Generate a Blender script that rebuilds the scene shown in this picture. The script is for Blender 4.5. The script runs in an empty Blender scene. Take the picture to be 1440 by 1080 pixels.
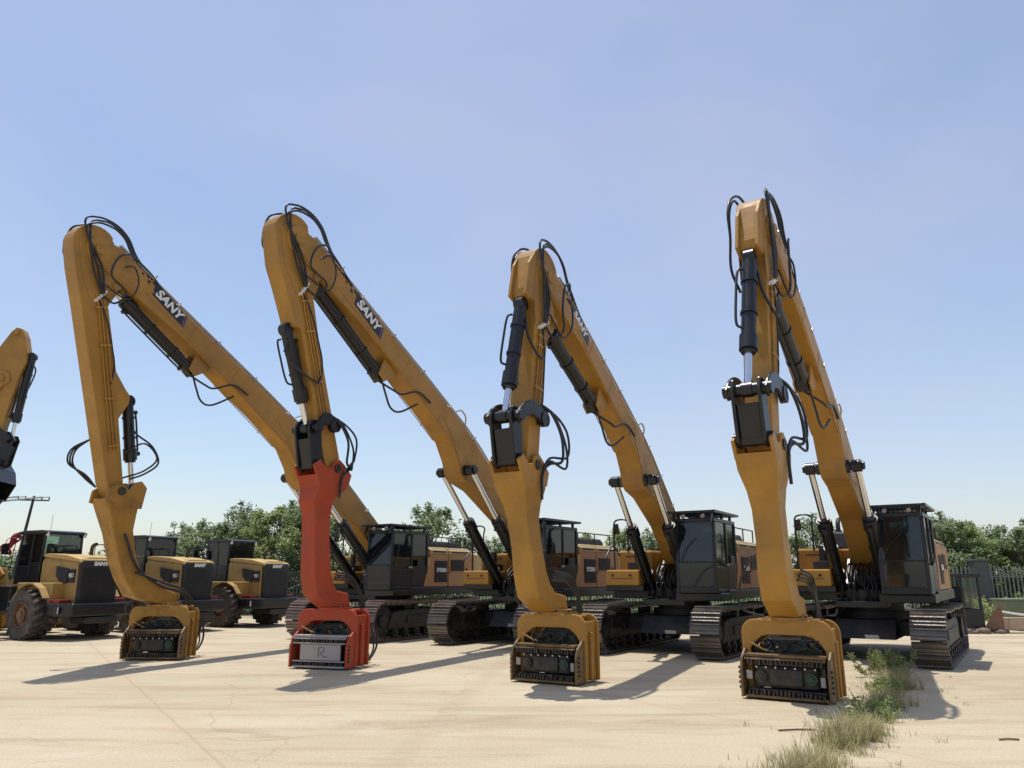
import bpy, math, random
from mathutils import Vector as V, Matrix
R=math.radians
random.seed(7)
sc=bpy.context.scene
C=bpy.data.collections.new("scene_objects"); sc.collection.children.link(C)

# ---------------------------------------------------------------- materials
def mat(name,col,rough=.5,metal=0,var=.12,scale=3.,bump=0.,bscale=30.,dirt=None,dirt_amt=.0,dscale=1.2,coat=0.,spec=.5):
    m=bpy.data.materials.new(name); m.use_nodes=True; nt=m.node_tree; N=nt.nodes; L=nt.links
    b=N['Principled BSDF']; b.inputs['Roughness'].default_value=rough; b.inputs['Metallic'].default_value=metal
    b.inputs['Coat Weight'].default_value=coat; b.inputs['Specular IOR Level'].default_value=spec
    tc=N.new('ShaderNodeTexCoord'); n=N.new('ShaderNodeTexNoise'); n.inputs['Scale'].default_value=scale; n.inputs['Detail'].default_value=8; n.inputs['Roughness'].default_value=.65
    L.new(tc.outputs['Object'],n.inputs['Vector'])
    r=N.new('ShaderNodeValToRGB'); c=V(col)
    r.color_ramp.elements[0].position=.3; r.color_ramp.elements[1].position=.7
    r.color_ramp.elements[0].color=(*(c*(1-var)),1); r.color_ramp.elements[1].color=(*(c*(1+var)),1)
    L.new(n.outputs['Fac'],r.inputs['Fac']); out=r.outputs['Color']
    if dirt:
        n2=N.new('ShaderNodeTexNoise'); n2.inputs['Scale'].default_value=dscale; n2.inputs['Detail'].default_value=10; n2.inputs['Roughness'].default_value=.72
        L.new(tc.outputs['Object'],n2.inputs['Vector'])
        r2=N.new('ShaderNodeValToRGB'); r2.color_ramp.elements[0].position=.46; r2.color_ramp.elements[1].position=.72
        r2.color_ramp.elements[0].color=(0,0,0,1); r2.color_ramp.elements[1].color=(dirt_amt,)*3+(1,)
        L.new(n2.outputs['Fac'],r2.inputs['Fac'])
        mx=N.new('ShaderNodeMixRGB'); mx.inputs['Color2'].default_value=(*dirt,1)
        L.new(r2.outputs['Color'],mx.inputs['Fac']); L.new(out,mx.inputs['Color1']); out=mx.outputs['Color']
        ma=N.new('ShaderNodeMath'); ma.operation='MULTIPLY_ADD'; ma.inputs[1].default_value=.35; ma.inputs[2].default_value=rough
        L.new(r2.outputs['Color'],ma.inputs[0]); L.new(ma.outputs[0],b.inputs['Roughness'])
    L.new(out,b.inputs['Base Color'])
    if bump:
        n3=N.new('ShaderNodeTexNoise'); n3.inputs['Scale'].default_value=bscale; n3.inputs['Detail'].default_value=5
        L.new(tc.outputs['Object'],n3.inputs['Vector'])
        bp=N.new('ShaderNodeBump'); bp.inputs['Strength'].default_value=bump; bp.inputs['Distance'].default_value=.02
        L.new(n3.outputs['Fac'],bp.inputs['Height']); L.new(bp.outputs['Normal'],b.inputs['Normal'])
    return m
DUST=(.33,.25,.16)
M=dict(
 yellow=mat('yellow_paint',(.395,.202,.036),.45,0,.16,1.0,.07,14,(.22,.135,.055),.85,.7,.05,.3),
 yellow_old=mat('worn_yellow_paint',(.37,.195,.038),.5,0,.14,2.2,.12,18,(.13,.075,.03),.7,2.4,0,.3),
 cream=mat('dusty_yellow_panel',(.44,.30,.12),.5,0,.08,2.,.05,14,DUST,.6,1.5),
 olive=mat('dull_yellow_panel',(.38,.24,.065),.5,0,.10,2.,.08,14,(.16,.11,.07),.6,1.8),
 salmon=mat('orange_side_panel',(.40,.19,.07),.5,0,.08,2.,.05,14,DUST,.6,1.6),
 red=mat('red_paint',(.39,.056,.020),.5,0,.14,2.,.08,20,(.26,.11,.06),.55,1.6,0,.3),
 black=mat('black_paint',(.007,.008,.0105),.33,0,.2,3.,.05,25,(.05,.045,.04),.15,1.6),
 dark=mat('dark_grease_steel',(.025,.024,.022),.5,.2,.35,6.,.35,30,(.16,.11,.07),.6,3.5),
 darkgreen=mat('dark_green_paint',(.02,.045,.032),.5,0,.25,5.,.2,30,(.13,.10,.06),.45,3.),
 chrome=mat('chrome_rod',(.72,.73,.75),.16,1.,.05,4.),
 steel=mat('worn_track_steel',(.15,.135,.12),.38,.6,.25,5.,.3,30,(.24,.18,.13),.75,3.),
 redsteel=mat('rusty_track_steel',(.19,.14,.12),.45,.4,.25,5.,.3,30,(.27,.17,.13),.75,3.),
 frame=mat('undercarriage_black',(.012,.012,.013),.5,0,.3,4.,.2,20,(.13,.09,.07),.35,2.4),
 rubber=mat('black_rubber_hose',(.014,.014,.016),.42,0,.2,5.),
 tyre=mat('dusty_tyre_rubber',(.06,.052,.048),.8,0,.25,5.,.4,25,(.28,.21,.16),.6,4.),
 rim=mat('rim_paint',(.17,.085,.045),.6,0,.2,5.,.2,20,DUST,.4,3.),
 pipe=mat('steel_pipe',(.40,.36,.32),.35,.7,.15,6.),
 clampw=mat('pipe_clamp_white',(.7,.68,.64),.5,0,.1,5.),
 white=mat('white_lettering',(.78,.77,.75),.5,0,.04,5.),
 panelgrey=mat('light_grey_plate',(.36,.32,.31),.55,0,.12,5.,.2,25,(.2,.15,.12),.5,5.),
 seat=mat('seat_fabric',(.03,.03,.035),.9,0,.2,6.),
 lid=mat('dusty_yellow_lid',(.52,.34,.10),.5,0,.08,2.,.05,14,DUST,.5,1.5),
 grime=mat('greasy_yellow',(.17,.10,.035),.5,0,.3,4.,.4,25,(.03,.022,.015),.9,3.2),
 grille=mat('black_grille',(.012,.012,.014),.6,0,.3,8.,.2,40,(.08,.07,.06),.4,3.),
 redcloth=mat('red_cloth',(.30,.02,.035),.85,0,.25,8.,.5,20),
 redlight=mat('red_reflector',(.20,.018,.02),.3,0,.1,5.),
 concrete_post=mat('concrete_pillar',(.085,.085,.083),.85,0,.15,3.,.3,30),
 picket=mat('fence_pale_paint',(.19,.195,.19),.7,0,.2,4.,.1,20),
 picketdark=mat('fence_dark_paint',(.05,.055,.055),.7,0,.2,4.),
 wood=mat('weathered_pole',(.07,.06,.055),.85,0,.2,3.),
 wire=mat('power_wire',(.25,.26,.28),.6,0,.05,3.),
 bark=mat('bark',(.10,.075,.055),.9,0,.3,6.,.5,25),
 beige=mat('beige_painted_steel',(.42,.30,.20),.6,0,.1,3.,.15,20,(.25,.17,.11),.5,2.5),
 bingreen=mat('pale_green_paint',(.13,.18,.105),.6,0,.15,4.,.1,20,DUST,.5,3.),
 rubble=mat('rubble',(.18,.13,.10),.9,0,.35,6.,.6,25),
 mark=mat('faded_mark',(.17,.15,.145),.6,0,.1,5.),
 purple=mat('purple_stripe',(.08,.05,.15),.5,0,.1,5.),
 amber=mat('amber_lamp',(.55,.2,.03),.3,0,.05,5.),
)
def glass(name,tint,tr):
    m=bpy.data.materials.new(name); m.use_nodes=True; nt=m.node_tree; N=nt.nodes; L=nt.links
    for n in list(N): N.remove(n)
    o=N.new('ShaderNodeOutputMaterial'); g=N.new('ShaderNodeBsdfGlossy'); g.inputs['Roughness'].default_value=.04
    t=N.new('ShaderNodeBsdfTransparent'); t.inputs['Color'].default_value=(*tint,1)
    d=N.new('ShaderNodeBsdfDiffuse'); d.inputs['Color'].default_value=(.055,.065,.08,1)
    tc=N.new('ShaderNodeTexCoord'); ns=N.new('ShaderNodeTexNoise'); ns.inputs['Scale'].default_value=2.5; ns.inputs['Detail'].default_value=6
    mr=N.new('ShaderNodeMapRange'); mr.inputs['From Min'].default_value=.35; mr.inputs['From Max'].default_value=.75; mr.inputs['To Min'].default_value=tr*.6; mr.inputs['To Max'].default_value=tr
    L.new(tc.outputs['Object'],ns.inputs['Vector']); L.new(ns.outputs['Fac'],mr.inputs['Value'])
    m1=N.new('ShaderNodeMixShader'); L.new(mr.outputs[0],m1.inputs['Fac']); L.new(t.outputs[0],m1.inputs[1]); L.new(d.outputs[0],m1.inputs[2])
    f=N.new('ShaderNodeFresnel'); f.inputs['IOR'].default_value=1.65
    m2=N.new('ShaderNodeMixShader'); L.new(f.outputs[0],m2.inputs['Fac']); L.new(m1.outputs[0],m2.inputs[1]); L.new(g.outputs[0],m2.inputs[2])
    L.new(m2.outputs[0],o.inputs['Surface']); return m
M['glass']=glass('tinted_cab_glass',(.36,.42,.46),.20)
M['glass2']=glass('green_cab_glass',(.74,.85,.80),.14)

def leafmat(name,c1,c2,c3):
    m=bpy.data.materials.new(name); m.use_nodes=True; nt=m.node_tree; N=nt.nodes; L=nt.links
    b=N['Principled BSDF']; b.inputs['Roughness'].default_value=.6; b.inputs['Specular IOR Level'].default_value=.3
    gi=N.new('ShaderNodeNewGeometry'); r=N.new('ShaderNodeValToRGB')
    r.color_ramp.elements[0].color=(*c1,1); r.color_ramp.elements[1].color=(*c3,1)
    e=r.color_ramp.elements.new(.5); e.color=(*c2,1)
    L.new(gi.outputs['Random Per Island'],r.inputs['Fac']); L.new(r.outputs['Color'],b.inputs['Base Color'])
    t=N.new('ShaderNodeBsdfTranslucent'); L.new(r.outputs['Color'],t.inputs['Color'])
    mx=N.new('ShaderNodeMixShader'); mx.inputs['Fac'].default_value=.5
    o=N['Material Output']; L.new(b.outputs[0],mx.inputs[1]); L.new(t.outputs[0],mx.inputs[2]); L.new(mx.outputs[0],o.inputs['Surface'])
    return m
M['leaf']=leafmat('leaves_green',(.13,.18,.08),(.22,.285,.13),(.33,.39,.22))
M['leafb']=leafmat('leaves_bright',(.18,.235,.08),(.28,.345,.12),(.40,.45,.22))
M['leafd']=leafmat('leaves_dark',(.11,.155,.075),(.18,.24,.11),(.28,.33,.18))
M['grass']=leafmat('grass_blades',(.20,.20,.08),(.38,.35,.17),(.56,.49,.31))
M['weed']=leafmat('weed_leaves',(.11,.15,.05),(.21,.26,.09),(.36,.37,.18))

# ---------------------------------------------------------------- mesh builder
class MB:
    def __init__(s): s.v=[]; s.f=[]; s.sm=[]
    def add(s,vs,fs,smooth=False):
        o=len(s.v); s.v+= [tuple(p) for p in vs]; s.f+=[tuple(i+o for i in f) for f in fs]; s.sm+=[smooth]*len(fs); return s
    def hexa(s,p):   # 8 points: bottom 4 ccw, top 4 ccw
        return s.add(p,[(3,2,1,0),(4,5,6,7),(0,1,5,4),(1,2,6,5),(2,3,7,6),(3,0,4,7)])
    def box(s,x0,x1,y0,y1,z0,z1):
        return s.hexa([(x0,y0,z0),(x1,y0,z0),(x1,y1,z0),(x0,y1,z0),(x0,y0,z1),(x1,y0,z1),(x1,y1,z1),(x0,y1,z1)])
    def obox(s,c,ax,ay,az,dx,dy,dz):   # oriented box
        c=V(c);ax=V(ax).normalized()*dx/2;ay=V(ay).normalized()*dy/2;az=V(az).normalized()*dz/2
        return s.hexa([c-ax-ay-az,c+ax-ay-az,c+ax+ay-az,c-ax+ay-az,c-ax-ay+az,c+ax-ay+az,c+ax+ay+az,c-ax+ay+az])
    def prism(s,prof,y0,y1,fn=lambda a,b,y:(a,y,b)):   # polygon (a,b) extruded in y
        n=len(prof); vs=[fn(a,b,y0) for a,b in prof]+[fn(a,b,y1) for a,b in prof]
        fs=[tuple(range(n)),tuple(range(2*n-1,n-1,-1))]+[(i,i+n,(i+1)%n+n,(i+1)%n) for i in range(n)]
        return s.add(vs,fs)
    def cyl(s,p0,p1,r0,r1=None,n=16,caps=True):
        r1=r0 if r1 is None else r1; p0=V(p0);p1=V(p1); d=(p1-p0).normalized()
        u=d.orthogonal().normalized(); w=d.cross(u)
        ring=lambda p,r:[p+(u*math.cos(2*math.pi*i/n)+w*math.sin(2*math.pi*i/n))*r for i in range(n)]
        s.add(ring(p0,r0)+ring(p1,r1),[(i,(i+1)%n,(i+1)%n+n,i+n) for i in range(n)],True)
        if caps: s.add(ring(p0,r0),[tuple(range(n-1,-1,-1))]); s.add(ring(p1,r1),[tuple(range(n))])
        return s
    def ringcyl(s,p0,p1,ro,ri,n=24):
        p0=V(p0);p1=V(p1); d=(p1-p0).normalized(); u=d.orthogonal().normalized(); w=d.cross(u)
        ring=lambda p,r:[p+(u*math.cos(2*math.pi*i/n)+w*math.sin(2*math.pi*i/n))*r for i in range(n)]
        q=lambda a,b:[(i+a*n,(i+1)%n+a*n,(i+1)%n+b*n,i+b*n) for i in range(n)]
        s.add(ring(p0,ro)+ring(p1,ro),q(0,1),True); s.add(ring(p1,ri)+ring(p0,ri),q(0,1),True)
        s.add(ring(p1,ro)+ring(p1,ri),q(0,1)); s.add(ring(p0,ri)+ring(p0,ro),q(0,1)); return s
    def tube(s,pts,r,n=8,sub=6,spline=True):
        P=[V(p) for p in pts]
        if spline and len(P)>2:
            Q=[P[0]*2-P[1]]+P+[P[-1]*2-P[-2]]; out=[]
            for i in range(1,len(Q)-2):
                for k in range(sub):
                    t=k/sub; a,b,c,d=Q[i-1:i+3]
                    out.append(.5*((2*b)+(c-a)*t+(2*a-5*b+4*c-d)*t*t+(3*b-a-3*c+d)*t**3))
            out.append(P[-1]); P=out
        vs=[]; u=None
        for i,p in enumerate(P):
            d=(P[min(i+1,len(P)-1)]-P[max(i-1,0)]).normalized()
            u=d.orthogonal().normalized() if u is None else (u-d*u.dot(d)).normalized()
            w=d.cross(u); vs+=[p+(u*math.cos(2*math.pi*k/n)+w*math.sin(2*math.pi*k/n))*r for k in range(n)]
        m=len(P); fs=[(i*n+k,i*n+(k+1)%n,(i+1)*n+(k+1)%n,(i+1)*n+k) for i in range(m-1) for k in range(n)]
        s.add(vs,fs,True); s.add(vs[:n],[tuple(range(n-1,-1,-1))]); s.add(vs[-n:],[tuple(range(n))]); return s
    def loft(s,secs):   # each section: (centre(x,z), direction(x,z), half depth, half width, y centre)
        vs=[]
        for (x,z),(dx,dz),hd,hw,*yc in secs:
            yc=yc[0] if yc else 0; l=math.hypot(dx,dz); nx,nz=dz/l,-dx/l    # normal in the plane
            vs+=[(x+nx*hd,yc-hw,z+nz*hd),(x+nx*hd,yc+hw,z+nz*hd),(x-nx*hd,yc+hw,z-nz*hd),(x-nx*hd,yc-hw,z-nz*hd)]
        m=len(secs); fs=[(i*4+k,i*4+(k+1)%4,(i+1)*4+(k+1)%4,(i+1)*4+k) for i in range(m-1) for k in range(4)]
        fs+=[(3,2,1,0),tuple(range(m*4-4,m*4))]; return s.add(vs,fs)
    def sph(s,c,r,n=12,m=8,sz=1.):
        c=V(c); vs=[c+V((r*math.sin(math.pi*j/m)*math.cos(2*math.pi*i/n),r*math.sin(math.pi*j/m)*math.sin(2*math.pi*i/n),r*sz*math.cos(math.pi*j/m))) for j in range(m+1) for i in range(n)]
        return s.add(vs,[(j*n+i,(j+1)*n+i,(j+1)*n+(i+1)%n,j*n+(i+1)%n) for j in range(m) for i in range(n)],True)
    def build(s,name,material,parent=None,bevel=0,label=None,kind=None):
        me=bpy.data.meshes.new(name); me.from_pydata(s.v,[],s.f); me.polygons.foreach_set('use_smooth',s.sm)
        me.validate(); 
        import bmesh
        if len(s.f)<20000:
            bm=bmesh.new(); bm.from_mesh(me); bmesh.ops.recalc_face_normals(bm,faces=bm.faces); bm.to_mesh(me); bm.free()
        me.materials.append(M[material] if isinstance(material,str) else material); me.update()
        o=bpy.data.objects.new(name,me); C.objects.link(o); o.parent=parent
        if bevel:
            b=o.modifiers.new('bevel','BEVEL'); b.width=bevel; b.segments=2; b.limit_method='ANGLE'; b.angle_limit=R(40)
        if label: o['label']=label
        if kind: o['kind']=kind
        return o
def arc(cx,cz,r,a0,a1,n=8):
    return [(cx+r*math.cos(R(a0+(a1-a0)*i/n)),cz+r*math.sin(R(a0+(a1-a0)*i/n))) for i in range(n+1)]
def text(name,s,size,material,parent,mw,ext=.004,shear=0,off=.0,sx=1.):
    cu=bpy.data.curves.new(name,'FONT'); cu.body=s; cu.size=size; cu.extrude=ext; cu.shear=shear; cu.offset=off; cu.align_x='CENTER'; cu.align_y='CENTER'
    t=bpy.data.objects.new('tmp',cu); C.objects.link(t); bpy.context.view_layer.update()
    me=bpy.data.meshes.new_from_object(t.evaluated_get(bpy.context.evaluated_depsgraph_get())); bpy.data.objects.remove(t)
    me.name=name; me.materials.clear(); me.materials.append(M[material]); me.transform(Matrix.Diagonal((sx,1,1,1))); me.transform(mw)
    o=bpy.data.objects.new(name,me); C.objects.link(o); o.parent=parent; return o
def basis(x,y,z,o):
    return Matrix(((x[0],y[0],z[0],o[0]),(x[1],y[1],z[1],o[1]),(x[2],y[2],z[2],o[2]),(0,0,0,1)))
def thing(name,label,cat,loc=(0,0,0),rz=0,group=None,kind=None):
    o=bpy.data.objects.new(name,None); C.objects.link(o); o.location=loc; o.rotation_euler=(0,0,rz); o.empty_display_size=.3
    return tag(o,label,cat,group,kind)
def tag(o,label,cat,group=None,kind=None):
    o['label']=label; o['category']=cat
    if group:o['group']=group
    if kind:o['kind']=kind
    return o
def copy_tree(o,parent=None):
    c=o.copy(); C.objects.link(c); c.parent=parent
    for ch in list(o.children): copy_tree(ch,c)
    return c
def struct(o): o['kind']='structure'; return o

# ---------------------------------------------------------------- excavator pieces (local frame: x forward, y left, z up)
def cylinder(par,name,p0,p1,frac,r=.13,rr=.07,lab=None,base_first=True,ports=True):
    """hydraulic cylinder: barrel from p0, rod to p1; frac of the length is barrel"""
    p0=V(p0);p1=V(p1);d=(p1-p0);Ln=d.length;d.normalize();m=p0+d*Ln*frac
    b=MB().cyl(p0+d*r*.6,m-d*.22,r).cyl(m-d*.26,m,r*1.22).cyl(m,m+d*.05,r*.95)
    b.cyl(p0-V((0,r*.75,0)),p0+V((0,r*.75,0)),r*1.15)
    for k in (.28,.62): q=p0+d*Ln*frac*k; b.cyl(q-d*.025,q+d*.025,r*1.16)
    o=b.build(name,'black',par)
    MB().cyl(m+d*.04,p1-d*rr*.8,rr,n=14).build('rod','chrome',o)
    MB().cyl(p1-V((0,r*.7,0)),p1+V((0,r*.7,0)),rr*1.9).cyl(p1-V((0,r*1.15,0)),p1+V((0,r*1.15,0)),rr*.8).build('rod_eye','black',o)
    if ports:
        n=V((0,1,0)).cross(d).normalized()
        MB().tube([p0+d*.25+n*r*.9,p0+d*.25+n*(r+.06),p0+d*.45+n*(r+.07),m-d*.4+n*(r+.07),m-d*.22+n*(r+.07),m-d*.16+n*r],.022,spline=False).cyl(p0+d*.25+n*r*.8,p0+d*.25+n*(r+.09),.045,n=10).cyl(m-d*.14+n*r*.8,m-d*.14+n*(r+.1),.05,n=10).build('feed_pipe','black',o)
    return o

def track_path(hl,r,n=16,zc=.56,top_sag=.03):
    P=[]
    for i in range(n+1): a=R(-90+180*i/n); P.append((hl+r*math.cos(a),zc+r*math.sin(a)))
    for i in range(1,8): t=i/8; P.append((hl-2*hl*t,zc+r-top_sag*math.sin(math.pi*t*2)**2))
    for i in range(n+1): a=R(90+180*i/n); P.append((-hl+r*math.cos(a),zc+r*math.sin(a)))
    return P
def make_track(par,yc,material):
    hl,r=2.28,.48; P=track_path(hl,r); P.append(P[0])
    seg=[(V(P[i]),V(P[i+1])) for i in range(len(P)-1)]; tot=sum((b-a).length for a,b in seg); n=50; st=tot/n
    b=MB(); pos=0; i=0; acc=0
    for k in range(n):
        t=(k+.5)*st
        while acc+(seg[i][1]-seg[i][0]).length<t and i<len(seg)-1: acc+=(seg[i][1]-seg[i][0]).length; i+=1
        a,c=seg[i]; d=(c-a).normalized(); p=a+d*(t-acc); nrm=V((d.y,-d.x))
        D=V((d.x,0,d.y)); N_=V((nrm.x,0,nrm.y)); o=V((p.x,yc,p.y))+N_*.03
        b.obox(o,D,(0,1,0),N_,st*1.0,.64,.028)
        for q,hh in ((-.38,.03),(-.05,.03),(.36,.05)): b.obox(o+D*st*q+N_*(.014+hh/2),D,(0,1,0),N_,.024,.64,hh)
        b.obox(o-N_*.05,D,(0,1,0),N_,st*.8,.22,.06)
    t=b.build('track',material,par)
    w=.19
    MB().prism([(-2.1,.32),(2.05,.32),(1.85,.78),(1.3,.84),(-1.6,.84),(-2.0,.72)],yc-w,yc+w).box(-1.2,1.2,yc-w-.03,yc+w+.03,.46,.66).build('track_frame','frame',t,.015)
    MB().cyl((hl,yc-.14,.56),(hl,yc+.14,.56),.43,n=28).cyl((hl,yc-.2,.56),(hl,yc+.2,.56),.16).build('idler','frame',t)
    s=MB().cyl((-hl,yc-.12,.56),(-hl,yc+.12,.56),.40,n=28).cyl((-hl,yc-.26,.56),(-hl,yc+.26,.56),.24)
    for k in range(20):
        a=2*math.pi*k/20; s.obox((-hl+.42*math.cos(a),yc,.56+.42*math.sin(a)),(math.cos(a),0,math.sin(a)),(0,1,0),(-math.sin(a),0,math.cos(a)),.09,.07,.07)
    s.build('sprocket','frame',t)
    for k in range(8):
        x=-1.75+k*.5; MB().cyl((x,yc-.22,.22),(x,yc+.22,.22),.125,n=14).cyl((x,yc-.25,.22),(x,yc+.25,.22),.05,n=10).build('bottom_roller','frame',t)
    for x in (-.75,.75): MB().cyl((x,yc-.18,.9),(x,yc+.18,.9),.09,n=12).build('carrier_roller','frame',t)
    return t

def make_body(root,track_mat,panel,code,seed):
    rng=random.Random(seed)
    MB().prism([(-1.5,.45),(1.5,.45),(1.2,.85),(-1.2,.85)],-.62,.62).box(-.9,-.45,-1.2,1.2,.5,.8).box(.45,.9,-1.2,1.2,.5,.8).cyl((0,0,.84),(0,0,1.0),.78,n=36).cyl((0,0,1.0),(0,0,1.2),.66,n=36).build('undercarriage','frame',root,.01)
    make_track(root,1.375,track_mat); make_track(root,-1.375,track_mat)
    # deck
    MB().box(-3.0,1.05,-1.5,1.5,1.24,1.46).box(1.05,1.8,.42,1.5,1.22,1.4).box(-.6,1.05,-.42,.42,1.16,1.5).build('deck','black',root,.02)
    MB().box(.2,1.5,-1.5,-.5,1.42,1.58).box(.75,1.4,-.56,.5,1.1,1.24).build('front_apron','black',root,.02)
    # boom foot brackets
    for y in (-.40,.36): MB().prism([(-.5,1.3),(.95,1.3),(.85,1.62),(.3,2.18),(-.15,2.22),(-.45,1.8)],y,y+.05).build('boom_bracket','black',root)
    b=MB()
    for k in range(9):
        y=-.3+.075*k; z=1.95-.06*(k%3)
        b.tube([(.55,y,1.5+.03*(k%2)),(.95+.05*(k%3),y*.9,1.45),(1.12+.04*(k%4),y*.95,z-.15),(.8,y,z+.1),(.45,y*.8,2.05)],.022)
    for k in range(7):
        y=-.36+.12*k; b.tube([(1.02,y,1.5),(1.2,y+rng.uniform(-.06,.06),1.62),(1.22,y+rng.uniform(-.1,.1),1.30),(1.0,y,1.18)],.02)
    b.build('valve_hoses','rubber',root)
    b=MB()
    for k in range(6): b.box(.62,1.0,-.3+k*.1,-.24+k*.1,1.5,1.78+.06*(k%2)).cyl((1.0,-.27+k*.1,1.7),(1.06,-.27+k*.1,1.7),.028,n=8)
    b.build('valve_block','dark',root,.006)
    # engine hood, side panels, counterweight
    zt=2.42
    MB().box(-2.35,.12,-1.42,1.38,1.46,zt).build('engine_housing',panel,root,.04)
    pf=[(.30,1.47),(-.95,1.47),(-.95,2.50),(-.05,2.50)]
    o=MB().prism(pf,1.39,1.47).build('side_panel','salmon',root,.02)
    g=MB().box(-.90,-.22,1.471,1.48,1.60,2.26)
    for k in range(13): g.obox((-.56,1.488,1.63+k*.05),(1,0,0),(0,.6,.8),(0,-.8,.6),.66,.03,.008)
    g.build('grille','grille',o)
    text('lettering',code,.17,'white',o,basis((-1,0,0),(0,0,1),(0,1,0),(-.56,1.506,1.97)),.003,0,.006,.92)
    o=MB().box(-2.33,-1.0,1.39,1.47,1.47,2.50).build('side_panel','salmon',root,.02)
    g=MB().box(-1.85,-1.1,1.471,1.48,1.95,2.30)
    for k in range(7): g.obox((-1.475,1.488,1.98+k*.05),(1,0,0),(0,.6,.8),(0,-.8,.6),.74,.03,.008)
    g.build('grille','grille',o)
    MB().cyl((-2.0,1.468,2.0),(-2.0,1.49,2.0),.05,n=12).cyl((-1.05,1.468,1.9),(-1.05,1.49,1.9),.03,n=10).build('latch','black',o)
    for x0,x1 in ((-.95,-.02),(-2.3,-1.02)):
        MB().prism([(1.47,2.50),(1.47,2.58),(1.30,2.68),(1.0,2.68),(1.0,2.43),(1.47,2.43)],x0,x1,lambda a,b,y:(y,a,b)).build('top_cover','cream',root,.02)
        MB().box(x0+.12,x1-.12,1.471,1.478,2.515,2.56).build('cover_vent','grille',root)
    # raised hood
    MB().prism([(-2.5,2.43),(-.3,2.43),(-.4,2.86),(-2.3,2.90),(-2.5,2.8)],-.8,.95).build('engine_hood','frame',root,.05)
    b=MB()
    for k in range(12): b.box(-2.2+k*.14,-2.12+k*.14,-.6,.75,2.885,2.91)
    b.build('hood_vent','grille',root)
    MB().cyl((-1.9,-.95,2.42),(-1.9,-.95,2.98),.09).tube([(-1.9,-.95,2.95),(-1.9,-.95,3.15),(-2.0,-.95,3.25),(-2.12,-.95,3.28)],.06,n=12).build('exhaust','dark',root)
    MB().tube([(-.2,1.3,2.68),(-.2,1.3,3.0),(-2.2,1.3,3.0),(-2.2,1.3,2.68)],.018,spline=False).tube([(-1.2,1.3,2.68),(-1.2,1.3,3.0)],.018).build('handrail','black',root)
    prof=[(-2.38,-1.48)]+[(-2.6-.0*i,-1.48) for i in range(1)]+[(-3.05,-1.38),(-3.35,-1.0),(-3.5,-.4),(-3.5,.4),(-3.35,1.0),(-3.05,1.38),(-2.6,1.48),(-2.38,1.48)]
    MB().prism(prof,1.3,2.52,lambda a,b,y:(a,b,y)).build('counterweight',panel,root,.06)
    # right hand tanks / tool boxes
    MB().box(-.55,.75,-1.45,-.52,1.58,2.42).build('fuel_tank','yellow',root,.05)
    o=MB().box(.755,1.62,-1.45,-.56,1.56,1.93).build('tool_box','yellow',root,.035)
    MB().box(1.62,1.63,-1.3,-.7,1.72,1.73).cyl((1.62,-1.25,1.8),(1.65,-1.25,1.8),.03,n=10).cyl((1.62,-.78,1.8),(1.65,-.78,1.8),.03,n=10).build('latch','dark',o)
    b=MB()
    for k in range(10): b.box(.751,.76,-1.25+k*.055,-1.22+k*.055,2.25,2.29)
    b.build('tank_vent','grille',root)
    MB().cyl((.1,-1.0,2.42),(.1,-1.0,2.50),.08).build('filler_cap','black',root)
    MB().tube([(1.35,-1.3,1.93),(1.35,-1.3,2.9),(1.3,-1.3,3.12),(1.3,-1.2,3.18),(1.3,-1.02,3.18),(1.3,-.92,3.1),(1.35,-.92,2.9),(1.35,-.92,2.35)],.022,sub=4).build('handrail','black',root)
    MB().obox((1.33,-1.24,2.95),(.2,0,1),(0,1,0),(1,0,0),.26,.14,.03).build('mirror','black',root,.01)
    MB().tube([(.75,-1.42,2.3),(1.0,-1.46,2.5),(1.2,-1.46,2.5),(1.55,-1.46,2.2),(1.6,-1.46,1.93)],.02).build('handrail','black',root)
    MB().box(.8,1.25,-1.0,-.62,1.93,2.12).cyl((1.0,-.8,2.1),(1.0,-.8,2.45),.09,n=14).build('filter_unit','dark',root,.01)
    make_cab(root,rng)
    return root

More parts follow.
